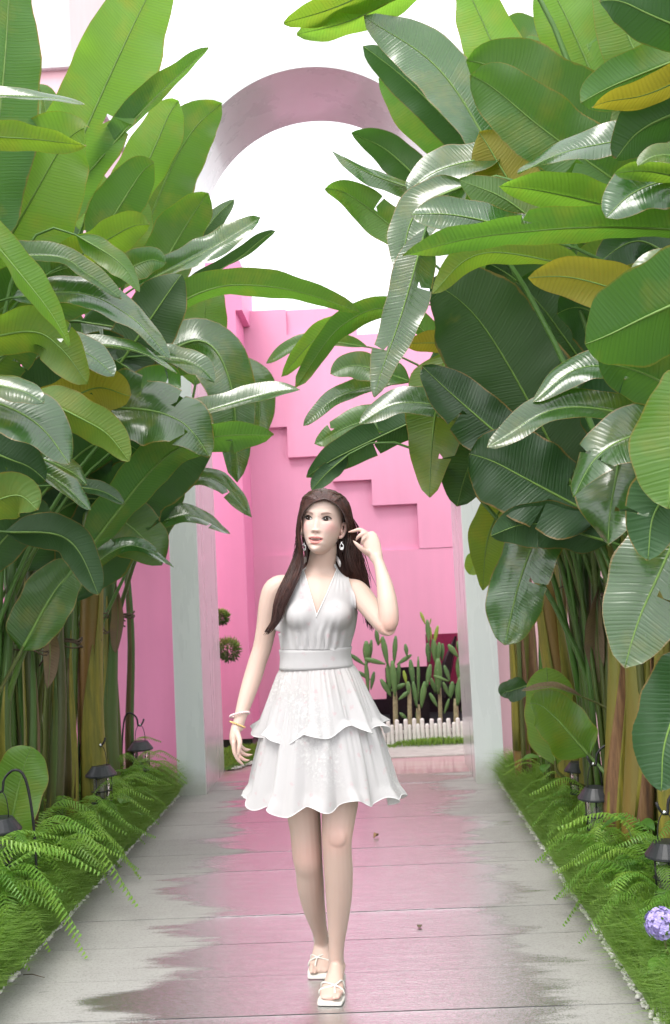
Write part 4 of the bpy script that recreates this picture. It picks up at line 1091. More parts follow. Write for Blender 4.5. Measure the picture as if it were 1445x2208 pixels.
def hydrangea():
    Y = 3.28; c = at(1426, 1992, Y); root = tag(empty('hydrangea', (c.x, Y, 0)), 'lilac hydrangea flower head at the right edge among ferns', 'flower')
    PET = simple('lilac_petal', (0.40, 0.33, 0.68), 0.6, 0.25, 50, 0.1)
    obj('stem', tube_me('stem', [(c.x + .03, Y + .03, 0), (c.x + .02, Y + .02, c.z * .6), tuple(c)], 0.004, 6), STALK, root)
    g = random.Random(3); mb = MB()
    for i in range(95):
        d = Vector((g.gauss(0, 1), g.gauss(0, 1), g.gauss(0.15, 1))).normalized(); p = c + d * 0.047 * g.uniform(.88, 1.05)
        u = d.cross(Vector((g.gauss(0, 1), g.gauss(0, 1), g.gauss(0, 1)))).normalized(); w = d.cross(u)
        for k in range(4):
            a = k * PI / 2; e = u * math.cos(a) + w * math.sin(a); q = u * -math.sin(a) + w * math.cos(a); r = 0.0125
            mb.add([p, p + e * r * .6 + q * r * .5 + d * .003, p + e * r * 1.05 + d * .001, p + e * r * .6 - q * r * .5 + d * .003], [(0, 1, 2, 3)])
    o = obj('florets', mb.me('florets'), PET, root, False); o['kind'] = 'stuff'
    for k in range(7):
        o = bpy.data.objects.new('broad_leaf', ARROW); COL.objects.link(o); o.parent = root; a = k * 0.9 + 1
        o.location = (0.02, 0.02, c.z * (0.35 + 0.07 * k)); s = g.uniform(.08, .11); o.scale = (s, s, s); o.rotation_euler = (0, g.uniform(0, .6), a)
hydrangea()

# small things lying on the path
def fallen(px, py, s, col, lab, seed, curl=1.0):
    p = CAMPOS + ray(px, py) * ((0.004 - CAMH) / ray(px, py).z); g = random.Random(seed); v = []; f = []; n = 8
    for i in range(n + 1):
        t = i / n; w = 0.35 * math.sin(PI * (t * .94 + .03)); z = 0.18 * curl * math.sin(PI * t) ** 2
        for k in (-1, 0, 1): v.append((t - .5, k * w, z + abs(k) * w * 1.0 * curl + (0.35 * curl * (t - .5) if t > .5 else 0)))
    for i in range(n):
        a = i * 3; f += [(a, a + 3, a + 4, a + 1), (a + 1, a + 4, a + 5, a + 2)]
    me = mesh('fallen_leaf', v, f); bm = bmesh.new(); bm.from_mesh(me); bmesh.ops.solidify(bm, geom=bm.faces[:], thickness=0.06); bm.to_mesh(me); bm.free()
    o = tag(obj('fallen_leaf', me, simple('fallen_leaf', col, 0.7, 0.3, 8)), lab, 'leaf'); o.location = (p.x, p.y, 0.006); o.scale = (s, s, s); o.rotation_euler = (0, 0, g.uniform(0, 6))
fallen(811, 1806, 0.035, (0.30, 0.17, 0.08), 'small curled brown leaf on the wet path', 1, 1.3)
fallen(632, 1708, 0.05, (0.48, 0.36, 0.05), 'small yellow leaf lying before the left pillar', 2, 0.2)
fallen(905, 1998, 0.03, (0.20, 0.16, 0.10), 'tiny dry leaf on the grey slabs right of the walking woman', 4, 0.3)
tw = CAMPOS + ray(70, 2108) * ((0.004 - CAMH) / ray(70, 2108).z)
tag(obj('twig', tube_me('twig', [tw + Vector((-.04, .02, .004)), tw + Vector((0, 0, .012)), tw + Vector((.05, -.015, .004))], [.0015, .002, .001], 5), TWINE), 'thin dark twig on the slabs at the lower left', 'twig')

# ------------------------------------------------------------------ the woman walking towards the camera
PY = 3.55
def pt(px, py, Y=PY): return at(px, py, Y)
person = tag(empty('person', (-0.19, 3.55, 0)), 'woman in a white halter mini dress walking down the wet path, touching her hair', 'person')
def skin_mat():
    m = NT('skin'); a = m.n('VertexColor', layer_name='Col'); n = m.noise(40, 4, 0.6, m.objc()); n2 = m.noise(7, 3, 0.5, m.objc())
    c = m.mix(m.math('MULTIPLY', m.math('SUBTRACT', n2, 0.3), 0.25), a.outputs['Color'], (0.62, 0.36, 0.29))
    m.set(Base_Color=c, Roughness=m.math('ADD', 0.42, m.math('MULTIPLY', n, 0.12)), Normal=m.bump(m.noise(600, 3, 0.6, m.objc()), 0.06, 0.001))
    m.b.inputs['Subsurface Weight'].default_value = 0.12; m.b.inputs['Subsurface Radius'].default_value = (0.012, 0.005, 0.003); m.b.inputs['Subsurface Scale'].default_value = 1.0
    m.b.inputs['Specular IOR Level'].default_value = 0.4
    return m.m
SKIN = skin_mat(); SKC = (0.60, 0.44, 0.37)
def loft(mb, rows, k=16, n=None):
    """rows: (px, py, Y, lateral radius, depth radius) -> closed tube through them"""
    P = [pt(r[0], r[1], r[2]) for r in rows]
    n = n or len(rows) * 4
    C = spline(P, n)
    L = [0]
    for i in range(len(P) - 1): L.append(L[-1] + (P[i + 1] - P[i]).length)
    rad = []
    for i in range(n):
        s = L[-1] * i / (n - 1); lat = np.interp(s, L, [r[3] for r in rows]); dep = np.interp(s, L, [r[4] if len(r) > 4 else r[3] for r in rows]); rad.append((float(dep), float(lat)))
    # smooth the radii
    for _ in range(2): rad = [rad[0]] + [tuple((rad[i - 1][q] + 2 * rad[i][q] + rad[i + 1][q]) / 4 for q in (0, 1)) for i in range(1, n - 1)] + [rad[-1]]
    mb.tube(C, rad, k)
def loftw(mb, pts, rad, k=12, n=None):
    C = spline(pts, n or len(pts) * 4); L = np.linspace(0, 1, len(pts))
    R = []
    for t in np.linspace(0, 1, len(C)):
        r = [np.interp(t, L, [q[j] if hasattr(q, '__len__') else q for q in rad]) for j in (0, 1)]; R.append((float(r[0]), float(r[1])))
    mb.tube(C, R, k)
def ball(mb, c, r, k=16):
    v = []; f = []; n = 10
    for i in range(n + 1):
        a = PI * i / n
        for j in range(k):
            b = 2 * PI * j / k; v.append((c[0] + r[0] * max(math.sin(a), .02) * math.cos(b), c[1] + r[1] * max(math.sin(a), .02) * math.sin(b), c[2] + r[2] * math.cos(a)))
    for i in range(n):
        for j in range(k): f.append((i * k + j, (i + 1) * k + j, (i + 1) * k + (j + 1) % k, i * k + (j + 1) % k))
    f.append(tuple(range(k))); f.append(tuple(n * k + j for j in range(k - 1, -1, -1)))
    mb.add(v, f)
B = MB()
# trunk and neck
loft(B, [(690, 1600, 3.56, .05, .05), (690, 1575, 3.56, .13, .095), (688, 1540, 3.57, .162, .11), (684, 1480, 3.56, .145, .10), (681, 1415, 3.55, .112, .082), (683, 1375, 3.55, .119, .086), (686, 1345, 3.55, .128, .092),
         (689, 1305, 3.55, .132, .088), (691, 1270, 3.56, .140, .072), (692, 1252, 3.57, .125, .058), (693, 1238, 3.575, .078, .052), (694, 1224, 3.575, .052, .049), (695, 1208, 3.57, .047, .048), (698, 1185, 3.56, .046, .050), (700, 1150, 3.55, .04, .045)], 24, 70)
for px in (651, 723): ball(B, pt(px, 1328, 3.488), (.053, .045, .050), 18)
# collar bones
for a, b in (((685, 1246, 3.515), (612, 1250, 3.555)), ((700, 1245, 3.515), (765, 1258, 3.555))):
    loftw(B, [pt(*a), (pt(*a) + pt(*b)) / 2 + Vector((0, -.006, .002)), pt(*b)], [.007, .0085, .01], 8)
# her right arm, hanging
loft(B, [(632, 1262, 3.56, .03, .03), (608, 1263, 3.56, .040, .042), (592, 1275, 3.56, .044, .045), (582, 1308, 3.565, .0405, .043), (575, 1350, 3.57, .036, .039), (566, 1395, 3.575, .0335, .036), (556, 1425, 3.57, .032, .034), (546, 1458, 3.56, .0325, .034),
         (534, 1495, 3.54, .029, .031), (523, 1530, 3.52, .0235, .026), (516, 1555, 3.505, .0195, .022), (511, 1572, 3.50, .022, .024)], 16, 56)
loft(B, [(514, 1558, 3.503, .019, .020), (508, 1575, 3.498, .018, .032), (505, 1592, 3.493, .0165, .038), (507, 1606, 3.488, .014, .037), (511, 1613, 3.486, .008, .03)], 16, 20)
def finger(rows, r0, r1):
    P = [pt(*q) for q in rows]; loftw(B, P + [P[-1] + (P[-1] - P[-2]).normalized() * r1 * .8], [r0, r0 * .95, (r0 + r1) / 2, r1, r1 * .35][:len(P) + 1] if len(P) == 4 else [r0, r1, r1 * .4], 10, 20)
for q in ([(504, 1600, 3.458), (506, 1622, 3.452), (515, 1640, 3.455), (525, 1648, 3.462)], [(507, 1604, 3.478), (513, 1626, 3.472), (526, 1638, 3.474), (537, 1639, 3.48)],
          [(510, 1604, 3.497), (519, 1621, 3.492), (532, 1628, 3.493), (542, 1627, 3.498)], [(512, 1600, 3.515), (522, 1612, 3.512), (531, 1617, 3.512), (539, 1616, 3.515)]): finger(q, .0088, .0065)
finger([(511, 1578, 3.47), (517, 1598, 3.445), (516, 1614, 3.436), (514, 1628, 3.434)], .0105, .0075)
# her left arm, raised to her hair
loft(B, [(745, 1265, 3.57, .03, .03), (766, 1273, 3.56, .040, .042), (780, 1287, 3.535, .041, .043), (800, 1312, 3.47, .037, .040), (819, 1335, 3.40, .0345, .038), (833, 1349, 3.355, .034, .036), (839, 1349, 3.34, .033, .03)], 16, 36)
loft(B, [(838, 1358, 3.345, .020, .022), (838, 1348, 3.345, .032, .031), (838, 1325, 3.35, .034, .034), (835, 1295, 3.365, .033, .033), (830, 1264, 3.39, .028, .029), (823, 1234, 3.42, .0215, .023), (817, 1214, 3.44, .0185, .02), (812, 1200, 3.45, .019, .02)], 16, 40)
loft(B, [(816, 1212, 3.44, .018, .017), (809, 1195, 3.452, .026, .016), (802, 1175, 3.462, .031, .015), (796, 1158, 3.47, .030, .0125), (793, 1149, 3.475, .022, .009)], 16, 20)
for q in ([(790, 1149, 3.468), (776, 1142, 3.466), (763, 1145, 3.472), (752, 1147, 3.48)], [(796, 1154, 3.476), (783, 1151, 3.458), (773, 1157, 3.455), (768, 1165, 3.462)],
          [(800, 1159, 3.482), (792, 1156, 3.463), (783, 1163, 3.455), (779, 1172, 3.46)], [(806, 1168, 3.486), (800, 1164, 3.468), (793, 1170, 3.46), (790, 1178, 3.464)]): finger(q, .0082, .0058)
finger([(798, 1196, 3.45), (783, 1186, 3.43), (771, 1175, 3.425), (763, 1167, 3.43)], .0105, .007)
# legs: her left leg in front, her right one trailing
loft(B, [(728, 1545, 3.56, .085, .09), (732, 1620, 3.555, .078, .085), (733, 1720, 3.52, .0645, .070), (730, 1765, 3.50, .057, .062), (727, 1800, 3.485, .0525, .057), (727, 1830, 3.49, .049, .053), (730, 1880, 3.515, .0495, .054), (731, 1930, 3.54, .0455, .050), (729, 1985, 3.565, .036, .041),
         (726, 2030, 3.58, .0275, .032), (725, 2060, 3.59, .026, .03), (726, 2085, 3.60, .027, .032)], 18, 70)
ball(B, pt(727, 1806, 3.442), (.032, .02, .036)); 
loft(B, [(655, 1545, 3.57, .085, .09), (652, 1620, 3.565, .078, .085), (652, 1720, 3.555, .062, .068), (659, 1790, 3.55, .0535, .058), (663, 1845, 3.55, .0515, .056), (667, 1875, 3.575, .047, .052), (670, 1910, 3.61, .0475, .052), (677, 1955, 3.66, .040, .046), (688, 2000, 3.715, .028, .033),
         (693, 2025, 3.745, .0245, .029), (695, 2045, 3.76, .0255, .03)], 18, 70)
ball(B, pt(662, 1842, 3.512), (.030, .02, .034))
def foot(anx, any_, heel, ball_, toe, xdir, lift):
    """anx: ankle point; heel, ball, toe: world points on the sole's upper side"""
    A = Vector(anx); H = Vector(heel); Bl = Vector(ball_); T = Vector(toe)
    side = (T - H).cross(Vector((0, 0, 1))).normalized()
    v = []; f = []
    sect = []
    for t, wd, ht in ((-0.04, .012, .02), (0.0, .024, .045), (.12, .028, .065), (.28, .029, .070), (.45, .031, .058), (.6, .036, .043), (.74, .040, .031), (.84, .039, .024), (.93, .034, .018), (.97, .025, .012)):
        c = H.lerp(Bl, t / .74) if t < .74 else Bl.lerp(T, (t - .74) / .26)
        sect.append((c, wd, ht))
    k = 14
    for c, wd, ht in sect:
        for j in range(k):
            a = 2 * PI * j / k; ca, sa = math.cos(a), math.sin(a)
            up = ht * (0.5 + 0.5 * sa) if sa > -.6 else ht * 0.2 * (1 + sa) / .4
            v.append(c + side * (wd * ca * (1 - .25 * max(0, sa))) + Vector((0, 0, up)))
    n = len(sect)
    for i in range(n - 1):
        for j in range(k): f.append((i * k + j, i * k + (j + 1) % k, (i + 1) * k + (j + 1) % k, (i + 1) * k + j))
    f.append(tuple(range(k - 1, -1, -1))); f.append(tuple((n - 1) * k + j for j in range(k)))
    B.add(v, f)
    # toes, the big one on the inner side
    fw = (T - Bl).normalized()
    for q in range(5):
        u = (-.027 + .0135 * q) * xdir; ln = (.034, .032, .027, .022, .016)[q]; r = (.0105, .0075, .007, .0065, .006)[q]
        s = Bl + fw * ((T - Bl).length * .55 - .004 * q * (q > 1)) + side * u + Vector((0, 0, r + .002))
        loftw(B, [s - fw * .01, s + fw * ln * .6 + Vector((0, 0, .003)), s + fw * ln], [r, r * 1.02, r * .5], 10, 12)
SOLE = 0.013
F_ank = pt(726, 2080, 3.60)
fx = pt(713, 2165, 3.43).x
foot(F_ank, 0, (F_ank.x + .004, 3.635, SOLE + .008), (fx + .004, 3.475, SOLE), (fx - .002, 3.425, SOLE), 1, 0)
R_ank = pt(695, 2040, 3.755)
rx_ = pt(692, 2100, 3.69).x
foot(R_ank, 0, (R_ank.x + .004, 3.80, .075), (rx_, 3.70, SOLE + .012), (rx_ - .003, 3.655, SOLE), -1, 0)
for p, q in ((F_ank, .0), (R_ank, .0)):
    for s in (-1, 1): ball(B, p + Vector((s * .022, .0, -.004)), (.010, .012, .012), 10)
bme = B.me('body_raw')
bo = bpy.data.objects.new('body_raw', bme); COL.objects.link(bo)
md = bo.modifiers.new('r', 'REMESH'); md.mode = 'VOXEL'; md.voxel_size = 0.0034; md.use_smooth_shade = True
ms = bo.modifiers.new('s', 'CORRECTIVE_SMOOTH') if False else bo.modifiers.new('s', 'SMOOTH'); ms.factor = 0.5; ms.iterations = 7
dg = bpy.context.evaluated_depsgraph_get(); body_me = bpy.data.meshes.new_from_object(bo.evaluated_get(dg)); bpy.data.objects.remove(bo)
nb = len(body_me.vertices); bco = np.zeros(nb * 3, np.float32); body_me.vertices.foreach_get('co', bco); bco = bco.reshape(-1, 3)
bvh = BVHTree.FromPolygons([Vector(c) for c in bco], [tuple(p.vertices) for p in body_me.polygons])

# ---- head: a skull profile with the features of the face raised on it
HC = pt(696, 1124, 3.535)
HR = Matrix.Rotation(R_(-11), 3, 'Z') @ Matrix.Rotation(R_(6.0), 3, 'Y') @ Matrix.Rotation(R_(-4), 3, 'X')
ZP = [-.118, -.114, -.104, -.088, -.066, -.045, -.02, 0, .025, .05, .075, .095, .105, .110]
WXP = [.004, .019, .031, .0435, .0545, .0625, .0685, .070, .071, .0725, .067, .050, .030, .004]
FP = [.074, .084, .0885, .0885, .087, .0875, .0875, .087, .0905, .089, .078, .055, .032, .004]
BP = [.0, .008, .018, .035, .052, .068, .086, .096, .101, .099, .087, .062, .036, .004]
def sstep(a, b, x): t = np.clip((x - a) / (b - a), 0, 1); return t * t * (3 - 2 * t)
def G(x, z, cx, cz, sx, sz): return np.exp(-((x - cx) / sx) ** 2 - ((z - cz) / sz) ** 2)
def feat(x, z):
    ax = np.abs(x)
    t = np.clip((.014 - z) / .058, 0, 1.0)
    nose = (.003 + .0115 * t ** 1.3) * sstep(-.0535, -.041, z) * sstep(.03, .008, z) * np.exp(-(x / (.0088 + .0036 * t)) ** 2)
    d = nose + .0046 * G(ax, z, .0105, -.0425, .0052, .0058)
    d -= .0075 * G(ax, z, .031, -.001, .0165, .0105)
    d += .0025 * G(ax, z, .030, .019, .02, .007) + .0042 * G(ax, z, .040, -.034, .02, .02)
    d += .0035 * G(x, z, 0, -.070, .027, .018) + .0038 * G(ax, z, .006, -.0655, .013, .0036) + .0052 * G(x, z, 0, -.0845, .0150, .0050)
    d -= .0060 * G(x, z, 0, -.0735, .0175, .0045) + .002 * G(x, z, 0, -.058, .004, .006) + .003 * G(x, z, 0, -.091, .016, .004)
    d += .0035 * G(x, z, 0, -.106, .014, .008)
    return d
def head_pt(x, z):
    """front surface of the head at local x, z (arrays); returns forward distance"""
    w = np.interp(z, ZP, WXP); f = np.interp(z, ZP, FP); s = np.clip(np.abs(x) / w, 0, .999) ** (1 / .92)
    return f * np.sqrt(1 - s * s) ** .88 + feat(x, z)
def to_world(x, fwd, z): return HC + HR @ Vector((x, -fwd, z))
nz_, na = 190, 220
zz = np.concatenate([np.linspace(-.118, .06, 150), np.linspace(.0615, .110, 40)])
# azimuth denser over the face
q = np.linspace(-1, 1, na, endpoint=False); az = PI * (0.62 * q + 0.38 * q ** 3)
zz_s = zz.copy()
for _ in range(0): pass
W_ = np.interp(zz, ZP, WXP); F_ = np.interp(zz, ZP, FP); K_ = np.interp(zz, ZP, BP)
def sm(a, n=6):
    for _ in range(n): a = np.concatenate([[a[0]], (a[:-2] + 2 * a[1:-1] + a[2:]) / 4, [a[-1]]])
    return a
W_, F_, K_ = sm(W_), sm(F_), sm(K_)
sa, ca = np.sin(az), np.cos(az)
X = W_[:, None] * (np.sign(sa) * np.abs(sa) ** .92)[None]
FW = np.where(ca[None] > 0, F_[:, None] * np.abs(ca[None]) ** .88, -K_[:, None] * np.abs(ca[None]) ** .9)
Z = np.repeat(zz[:, None], na, 1)
FW = FW + feat(X, Z) * np.clip(ca[None] * 2.2, 0, 1)
HV = [to_world(float(X[i, j]), float(FW[i, j]), float(Z[i, j])) for i in range(nz_) for j in range(na)]
HF = [(i * na + j, i * na + (j + 1) % na, (i + 1) * na + (j + 1) % na, (i + 1) * na + j) for i in range(nz_ - 1) for j in range(na)]
HF.append(tuple(range(na - 1, -1, -1))); HF.append(tuple((nz_ - 1) * na + j for j in range(na)))
# colours of the face
sk = np.array(SKC); C = np.tile(sk, (nz_, na, 1)); front = (ca > 0)[None] & np.ones_like(X, bool); AX = np.abs(X)
def paint(mask, col, amt=1.0):
    global C
    a = (np.clip(mask, 0, 1) * front * amt)[..., None]; C = C * (1 - a) + np.array(col) * a
C = C * 0 + np.array((0.69, 0.52, 0.45))
paint(G(AX, Z, .043, -.026, .024, .020), (0.76, 0.34, 0.34), .55)
paint(G(AX, Z, .031, .006, .018, .008), (0.52, 0.32, 0.26), .45)  # soft eyelid shadow painted into the skin colour
smile = .0058 * (AX / .0268) ** 2
up_z = smile - .0610 - .0016 * np.exp(-(X / .003) ** 2) - .0112 * (AX / .0268) ** 2
sl_u = smile - .0695 - .0036 * (AX / .0268) ** 2; sl_l = smile - .0785 + .0045 * (AX / .0268) ** 2; lo_z = smile - .0900 + .0168 * (AX / .0268) ** 2.2
inw = sstep(.0278, .0258, AX)
paint(sstep(0.0008, -.0008, Z - up_z) * sstep(-.0008, .0008, Z - sl_u) * inw, (0.58, 0.20, 0.19))
paint(sstep(0.0008, -.0008, Z - sl_l) * sstep(-.0008, .0008, Z - lo_z) * inw, (0.68, 0.24, 0.22))
paint(sstep(0.0006, -.0006, Z - sl_u) * sstep(-.0006, .0006, Z - sl_l) * sstep(.0252, .023, AX), (0.12, 0.025, 0.025))
paint(sstep(0.0004, -.0004, Z - (sl_u - .0002)) * sstep(-.0004, .0004, Z - (sl_u - .0026)) * sstep(.0175, .0145, AX), (0.60, 0.55, 0.52))
bz = .0135 + .0060 * np.sin(np.clip((AX - .013) / .034, 0, 1) * 2.2) ; bt = .0030 * sstep(.050, .034, AX) + .0006
paint(sstep(bt + .001, bt - .001, np.abs(Z - bz)) * sstep(.0125, .0165, AX) * sstep(.0495, .046, AX), (0.19, 0.105, 0.085), .7)
paint(G(AX, Z, .0068, -.0485, .0032, .0020), (0.25, 0.11, 0.09), .7)
# ears
E = MB()
for s in (-1, 1):
    pts = [(s * .067, .0, -.012), (s * .076, -.008, -.004), (s * .079, -.016, -.016), (s * .076, -.014, -.034), (s * .069, -.004, -.050), (s * .061, .002, -.054)]
    loftw(E, [to_world(*p) for p in pts], [.005, .006, .006, .006, .007, .005], 8, 22)
    ball(E, to_world(s * .068, -.006, -.028), (.006, .012, .022), 10)
ev = [Vector(p) for p in E.v]
V = [tuple(c) for c in bco] + [tuple(p) for p in HV] + [tuple(p) for p in ev]
o1 = nb; o2 = nb + len(HV)
Fc = [tuple(p.vertices) for p in body_me.polygons] + [tuple(i + o1 for i in f) for f in HF] + [tuple(i + o2 for i in f) for f in E.f]
fm = mesh('body', V, Fc)
colr = np.ones((len(V), 4), np.float32); colr[:, :3] = sk
colr[o1:o2, :3] = C.reshape(-1, 3); colr[o2:, :3] = (0.74, 0.48, 0.42)
# warm knees, elbows, toes and knuckles
for c, r, cc in ((pt(727, 1806, 3.45), .05, (0.70, 0.42, 0.36)), (pt(662, 1842, 3.51), .05, (0.68, 0.42, 0.36)), (pt(838, 1352, 3.33), .04, (0.72, 0.42, 0.35)), (Vector((fx, 3.43, .02)), .045, (0.72, 0.42, 0.36)), (pt(525, 1635, 3.47), .03, (0.74, 0.46, 0.40)), (pt(765, 1150, 3.47), .03, (0.76, 0.5, 0.43))):
    d = np.linalg.norm(bco - np.array(c), axis=1); a = np.exp(-(d / r) ** 2)[:, None] * .8; colr[:nb, :3] = colr[:nb, :3] * (1 - a) + np.array(cc) * a
ca_ = fm.color_attributes.new('Col', 'FLOAT_COLOR', 'POINT'); ca_.data.foreach_set('color', colr.ravel())
body = obj('body', fm, SKIN, person)
# eyes: a curved almond with iris, pupil and lash line
def eye(s):
    n, m_ = 36, 22; v = []; cols = []; f = []
    for i in range(n + 1):
        u = -1 + 2 * i / n
        hu = .0088 * (1 - abs(u) ** 2.2) + .0001; hl = .0056 * (1 - abs(u) ** 2) + .0001
        x = s * (.0315 + .0150 * u)
        slant = .0022 * u
        for j in range(m_ + 1):
            w = -1 + 2 * j / m_; z = slant - .001 + (w * (hu + .0024) if w > 0 else w * hl)
            bul = .0028 * (1 - u * u) * (1 - w * w)
            fw = float(head_pt(np.array(x), np.array(z))) + .0006 + bul
            v.append(to_world(x, fw, z))
            dx = x - s * .0315 + .0022; dz = z + .0003; r = math.hypot(dx, dz)
            zt = slant - .001 + hu
            if z > zt - .0012 - .0006 * max(0, u): c = (.018, .010, .008)
            elif r < .0024: c = (.004, .003, .003)
            elif r < .0084: c = (.035, .016, .011)
            elif j <= 1: c = (.28, .13, .11)
            else: c = (.50, .45, .43)
            if math.hypot(dx + .0018, dz - .0024) < .0011: c = (1, 1, 1)  # painted catchlight, a white glint in the eye colour
            cols.append((*c, 1))
    for i in range(n):
        for j in range(m_):
            a = i * (m_ + 1) + j; q = (a, a + m_ + 1, a + m_ + 2, a + 1); f.append(q if s > 0 else q[::-1])
    me = mesh('eye', v, f); a = me.color_attributes.new('Col', 'FLOAT_COLOR', 'POINT'); a.data.foreach_set('color', np.array(cols, np.float32).ravel())
    mt = NT('eye'); mt.set(Base_Color=mt.n('VertexColor', layer_name='Col').outputs['Color'], Roughness=0.15)
    eo = obj('eye', me, mt.m, body)
    l = MB()
    loftw(l, [to_world(s * (.0315 + .0155 * u), float(head_pt(np.array(s * (.0315 + .0155 * u)), np.array(.004))) + .0032 + .001 * abs(u), .0022 * u - .001 + .0071 * (1 - abs(u) ** 2.2) + .0014 + (.001 if u > .9 else 0)) for u in (-.95, -.6, -.2, .2, .6, .95, 1.12)], [.0005, .0009, .0014, .0016, .0018, .0016, .0005], 6, 24)
    obj('eyelash', l.me('eyelash'), simple('lash', (.012, .008, .007), .6, 0, 1, 0), eo)
eye(-1); eye(1)

# ---- hair
def hair_mat():
    m = NT('brown_hair'); p = m.objc(); n = m.noise(1.0, 4, 0.6, m.mapping(p, (60, 60, 6))); r = m.noise(4, 2, 0.5, p)
    c = m.ramp(m.math('ADD', m.math('MULTIPLY', n, 0.7), m.math('MULTIPLY', r, 0.3)), [(0.3, (0.020, 0.008, 0.007)), (0.55, (0.055, 0.021, 0.017)), (0.8, (0.13, 0.052, 0.038))])
    m.set(Base_Color=c, Roughness=0.27); m.b.inputs['Specular IOR Level'].default_value = 0.5; return m.m
HAIR = hair_mat(); HRD = random.Random(5)
hair = empty('hair', tuple(HC)); hair.parent = person; hair.matrix_parent_inverse = parent_world(person).inverted()
# scalp layer
def scalp():
    v = []; f = []; n, k = 40, 72; keep = {}
    zs = np.linspace(-.075, .110, n)
    for i, z in enumerate(zs):
        w = float(np.interp(z, ZP, WXP)); fr = float(np.interp(z, ZP, FP)); bk = float(np.interp(z, ZP, BP))
        for j in range(k):
            a = -PI + 2 * PI * j / k; s_, c_ = math.sin(a), math.cos(a)
            x = w * math.copysign(abs(s_) ** .92, s_); fw = fr * abs(c_) ** .88 if c_ > 0 else -bk * abs(c_) ** .9
            # hairline: high in the middle, falling to the temples and behind the ears
            lim = .088 - .9 * max(0, abs(x) - .030)
            ok = (z > lim and fw < .055) or fw < -.005
            t = 0.004
            e = 1 + t / max(.02, math.hypot(x, fw))
            v.append(to_world(x * e, fw * e, z + max(0, (z - .06)) * .08)); keep[(i, j)] = ok
    for i in range(n - 1):
        for j in range(k):
            q = [(i, j), (i, (j + 1) % k), (i + 1, (j + 1) % k), (i + 1, j)]
            if all(keep[t] for t in q): f.append(tuple(t[0] * k + t[1] for t in q))
    f.append(tuple((n - 1) * k + j for j in range(k)))
    me = mesh('scalp_hair', v, f); bm = bmesh.new(); bm.from_mesh(me); bmesh.ops.solidify(bm, geom=bm.faces[:], thickness=0.006); bm.to_mesh(me); bm.free()
    obj('scalp_hair', me, HAIR, hair)
scalp()
def outside(p, d=.005):
    q = HR.transposed() @ (p - HC); x, fw, z = q.x, -q.y, q.z
    if z < -.09 or z > .112: return p
    w = float(np.interp(z, ZP, WXP)); k = float(np.interp(z, ZP, FP if fw > 0 else BP))
    e = math.sqrt((x / (w + d)) ** 2 + (fw / (k + d)) ** 2)
    if e >= 1 or e < .05: return p
    return HC + HR @ Vector((x / e, -fw / e, z))
def lock(name, ga, gb, n, r=.0021, jit=.004, depth=.02, wav=.004, k=4, end=0.35):
    mb = MB(); A = spline([pt(*q) for q in ga], 26); Bs = spline([pt(*q) for q in gb], 26)
    for i in range(n):
        u = HRD.random(); u2 = HRD.random(); d = HRD.uniform(0, depth); ph = HRD.uniform(0, 6.28); jx, jy = HRD.gauss(0, jit), HRD.gauss(0, jit); cut = HRD.uniform(.78, 1.0)
        pts = []
        m_ = int(26 * cut)
        for j in range(m_):
            t = j / 25; p = A[j].lerp(Bs[j], u) + Vector((jx * t, d * (0.3 + .7 * t), jy * t)) 
            p += Vector((math.sin(t * 7 + ph), 0, math.cos(t * 7 + ph))) * wav * t * t
            # gather towards the end of the lock
            mid = A[j].lerp(Bs[j], .5); p = p.lerp(Vector((mid.x, p.y, mid.z)), end * max(0, t - .6) / .4)
            pts.append(outside(p, .004 + .004 * u2))
        rr = r * HRD.uniform(.7, 1.3)
        mb.tube(pts, [rr * (0.5 + 1.0 * min(1, t * 6)) * (1 - .75 * max(0, t - .7) / .3) for t in [j / (m_ - 1) for j in range(m_)]], k)
    return obj(name, mb.me(name), HAIR, hair)
# image-left side: from the parting past the cheek, over the shoulder and down
lock('lock', [(701, 1076, 3.432), (676, 1082, 3.437), (654, 1104, 3.455), (645, 1145, 3.475), (649, 1180, 3.48), (651, 1215, 3.485), (634, 1262, 3.465), (616, 1300, 3.452), (606, 1332, 3.45), (580, 1366, 3.45)],
     [(705, 1058, 3.52), (670, 1066, 3.52), (649, 1094, 3.525), (641, 1140, 3.53), (641, 1180, 3.53), (623, 1235, 3.505), (600, 1282, 3.475), (588, 1318, 3.465), (584, 1345, 3.46), (558, 1384, 3.455)], 520, .0014, .005, .022, .010, 3, .5)
# image-right side: swept back over the ear and down behind the shoulder
lock('lock', [(701, 1076, 3.432), (724, 1086, 3.442), (742, 1108, 3.465), (749, 1135, 3.50), (753, 1160, 3.55), (748, 1195, 3.575), (764, 1245, 3.605), (782, 1295, 3.62), (792, 1350, 3.62)],
     [(704, 1058, 3.52), (733, 1064, 3.53), (751, 1084, 3.545), (759, 1118, 3.565), (763, 1152, 3.59), (773, 1190, 3.61), (787, 1235, 3.63), (798, 1300, 3.635), (808, 1378, 3.635)], 520, .0014, .006, .022, .010, 3)
# mass behind the neck on both sides
lock('back_hair', [(652, 1120, 3.56), (654, 1160, 3.57), (660, 1200, 3.59), (650, 1250, 3.60), (640, 1300, 3.63)], [(690, 1080, 3.62), (690, 1140, 3.63), (690, 1200, 3.63), (690, 1260, 3.63), (680, 1320, 3.65)], 110, .003, .004, .02)
lock('back_hair', [(756, 1115, 3.57), (758, 1160, 3.58), (760, 1200, 3.60), (776, 1250, 3.62), (795, 1320, 3.63)], [(700, 1080, 3.62), (705, 1140, 3.63), (710, 1200, 3.63), (720, 1260, 3.63), (745, 1320, 3.65)], 240, .0028, .004, .02)
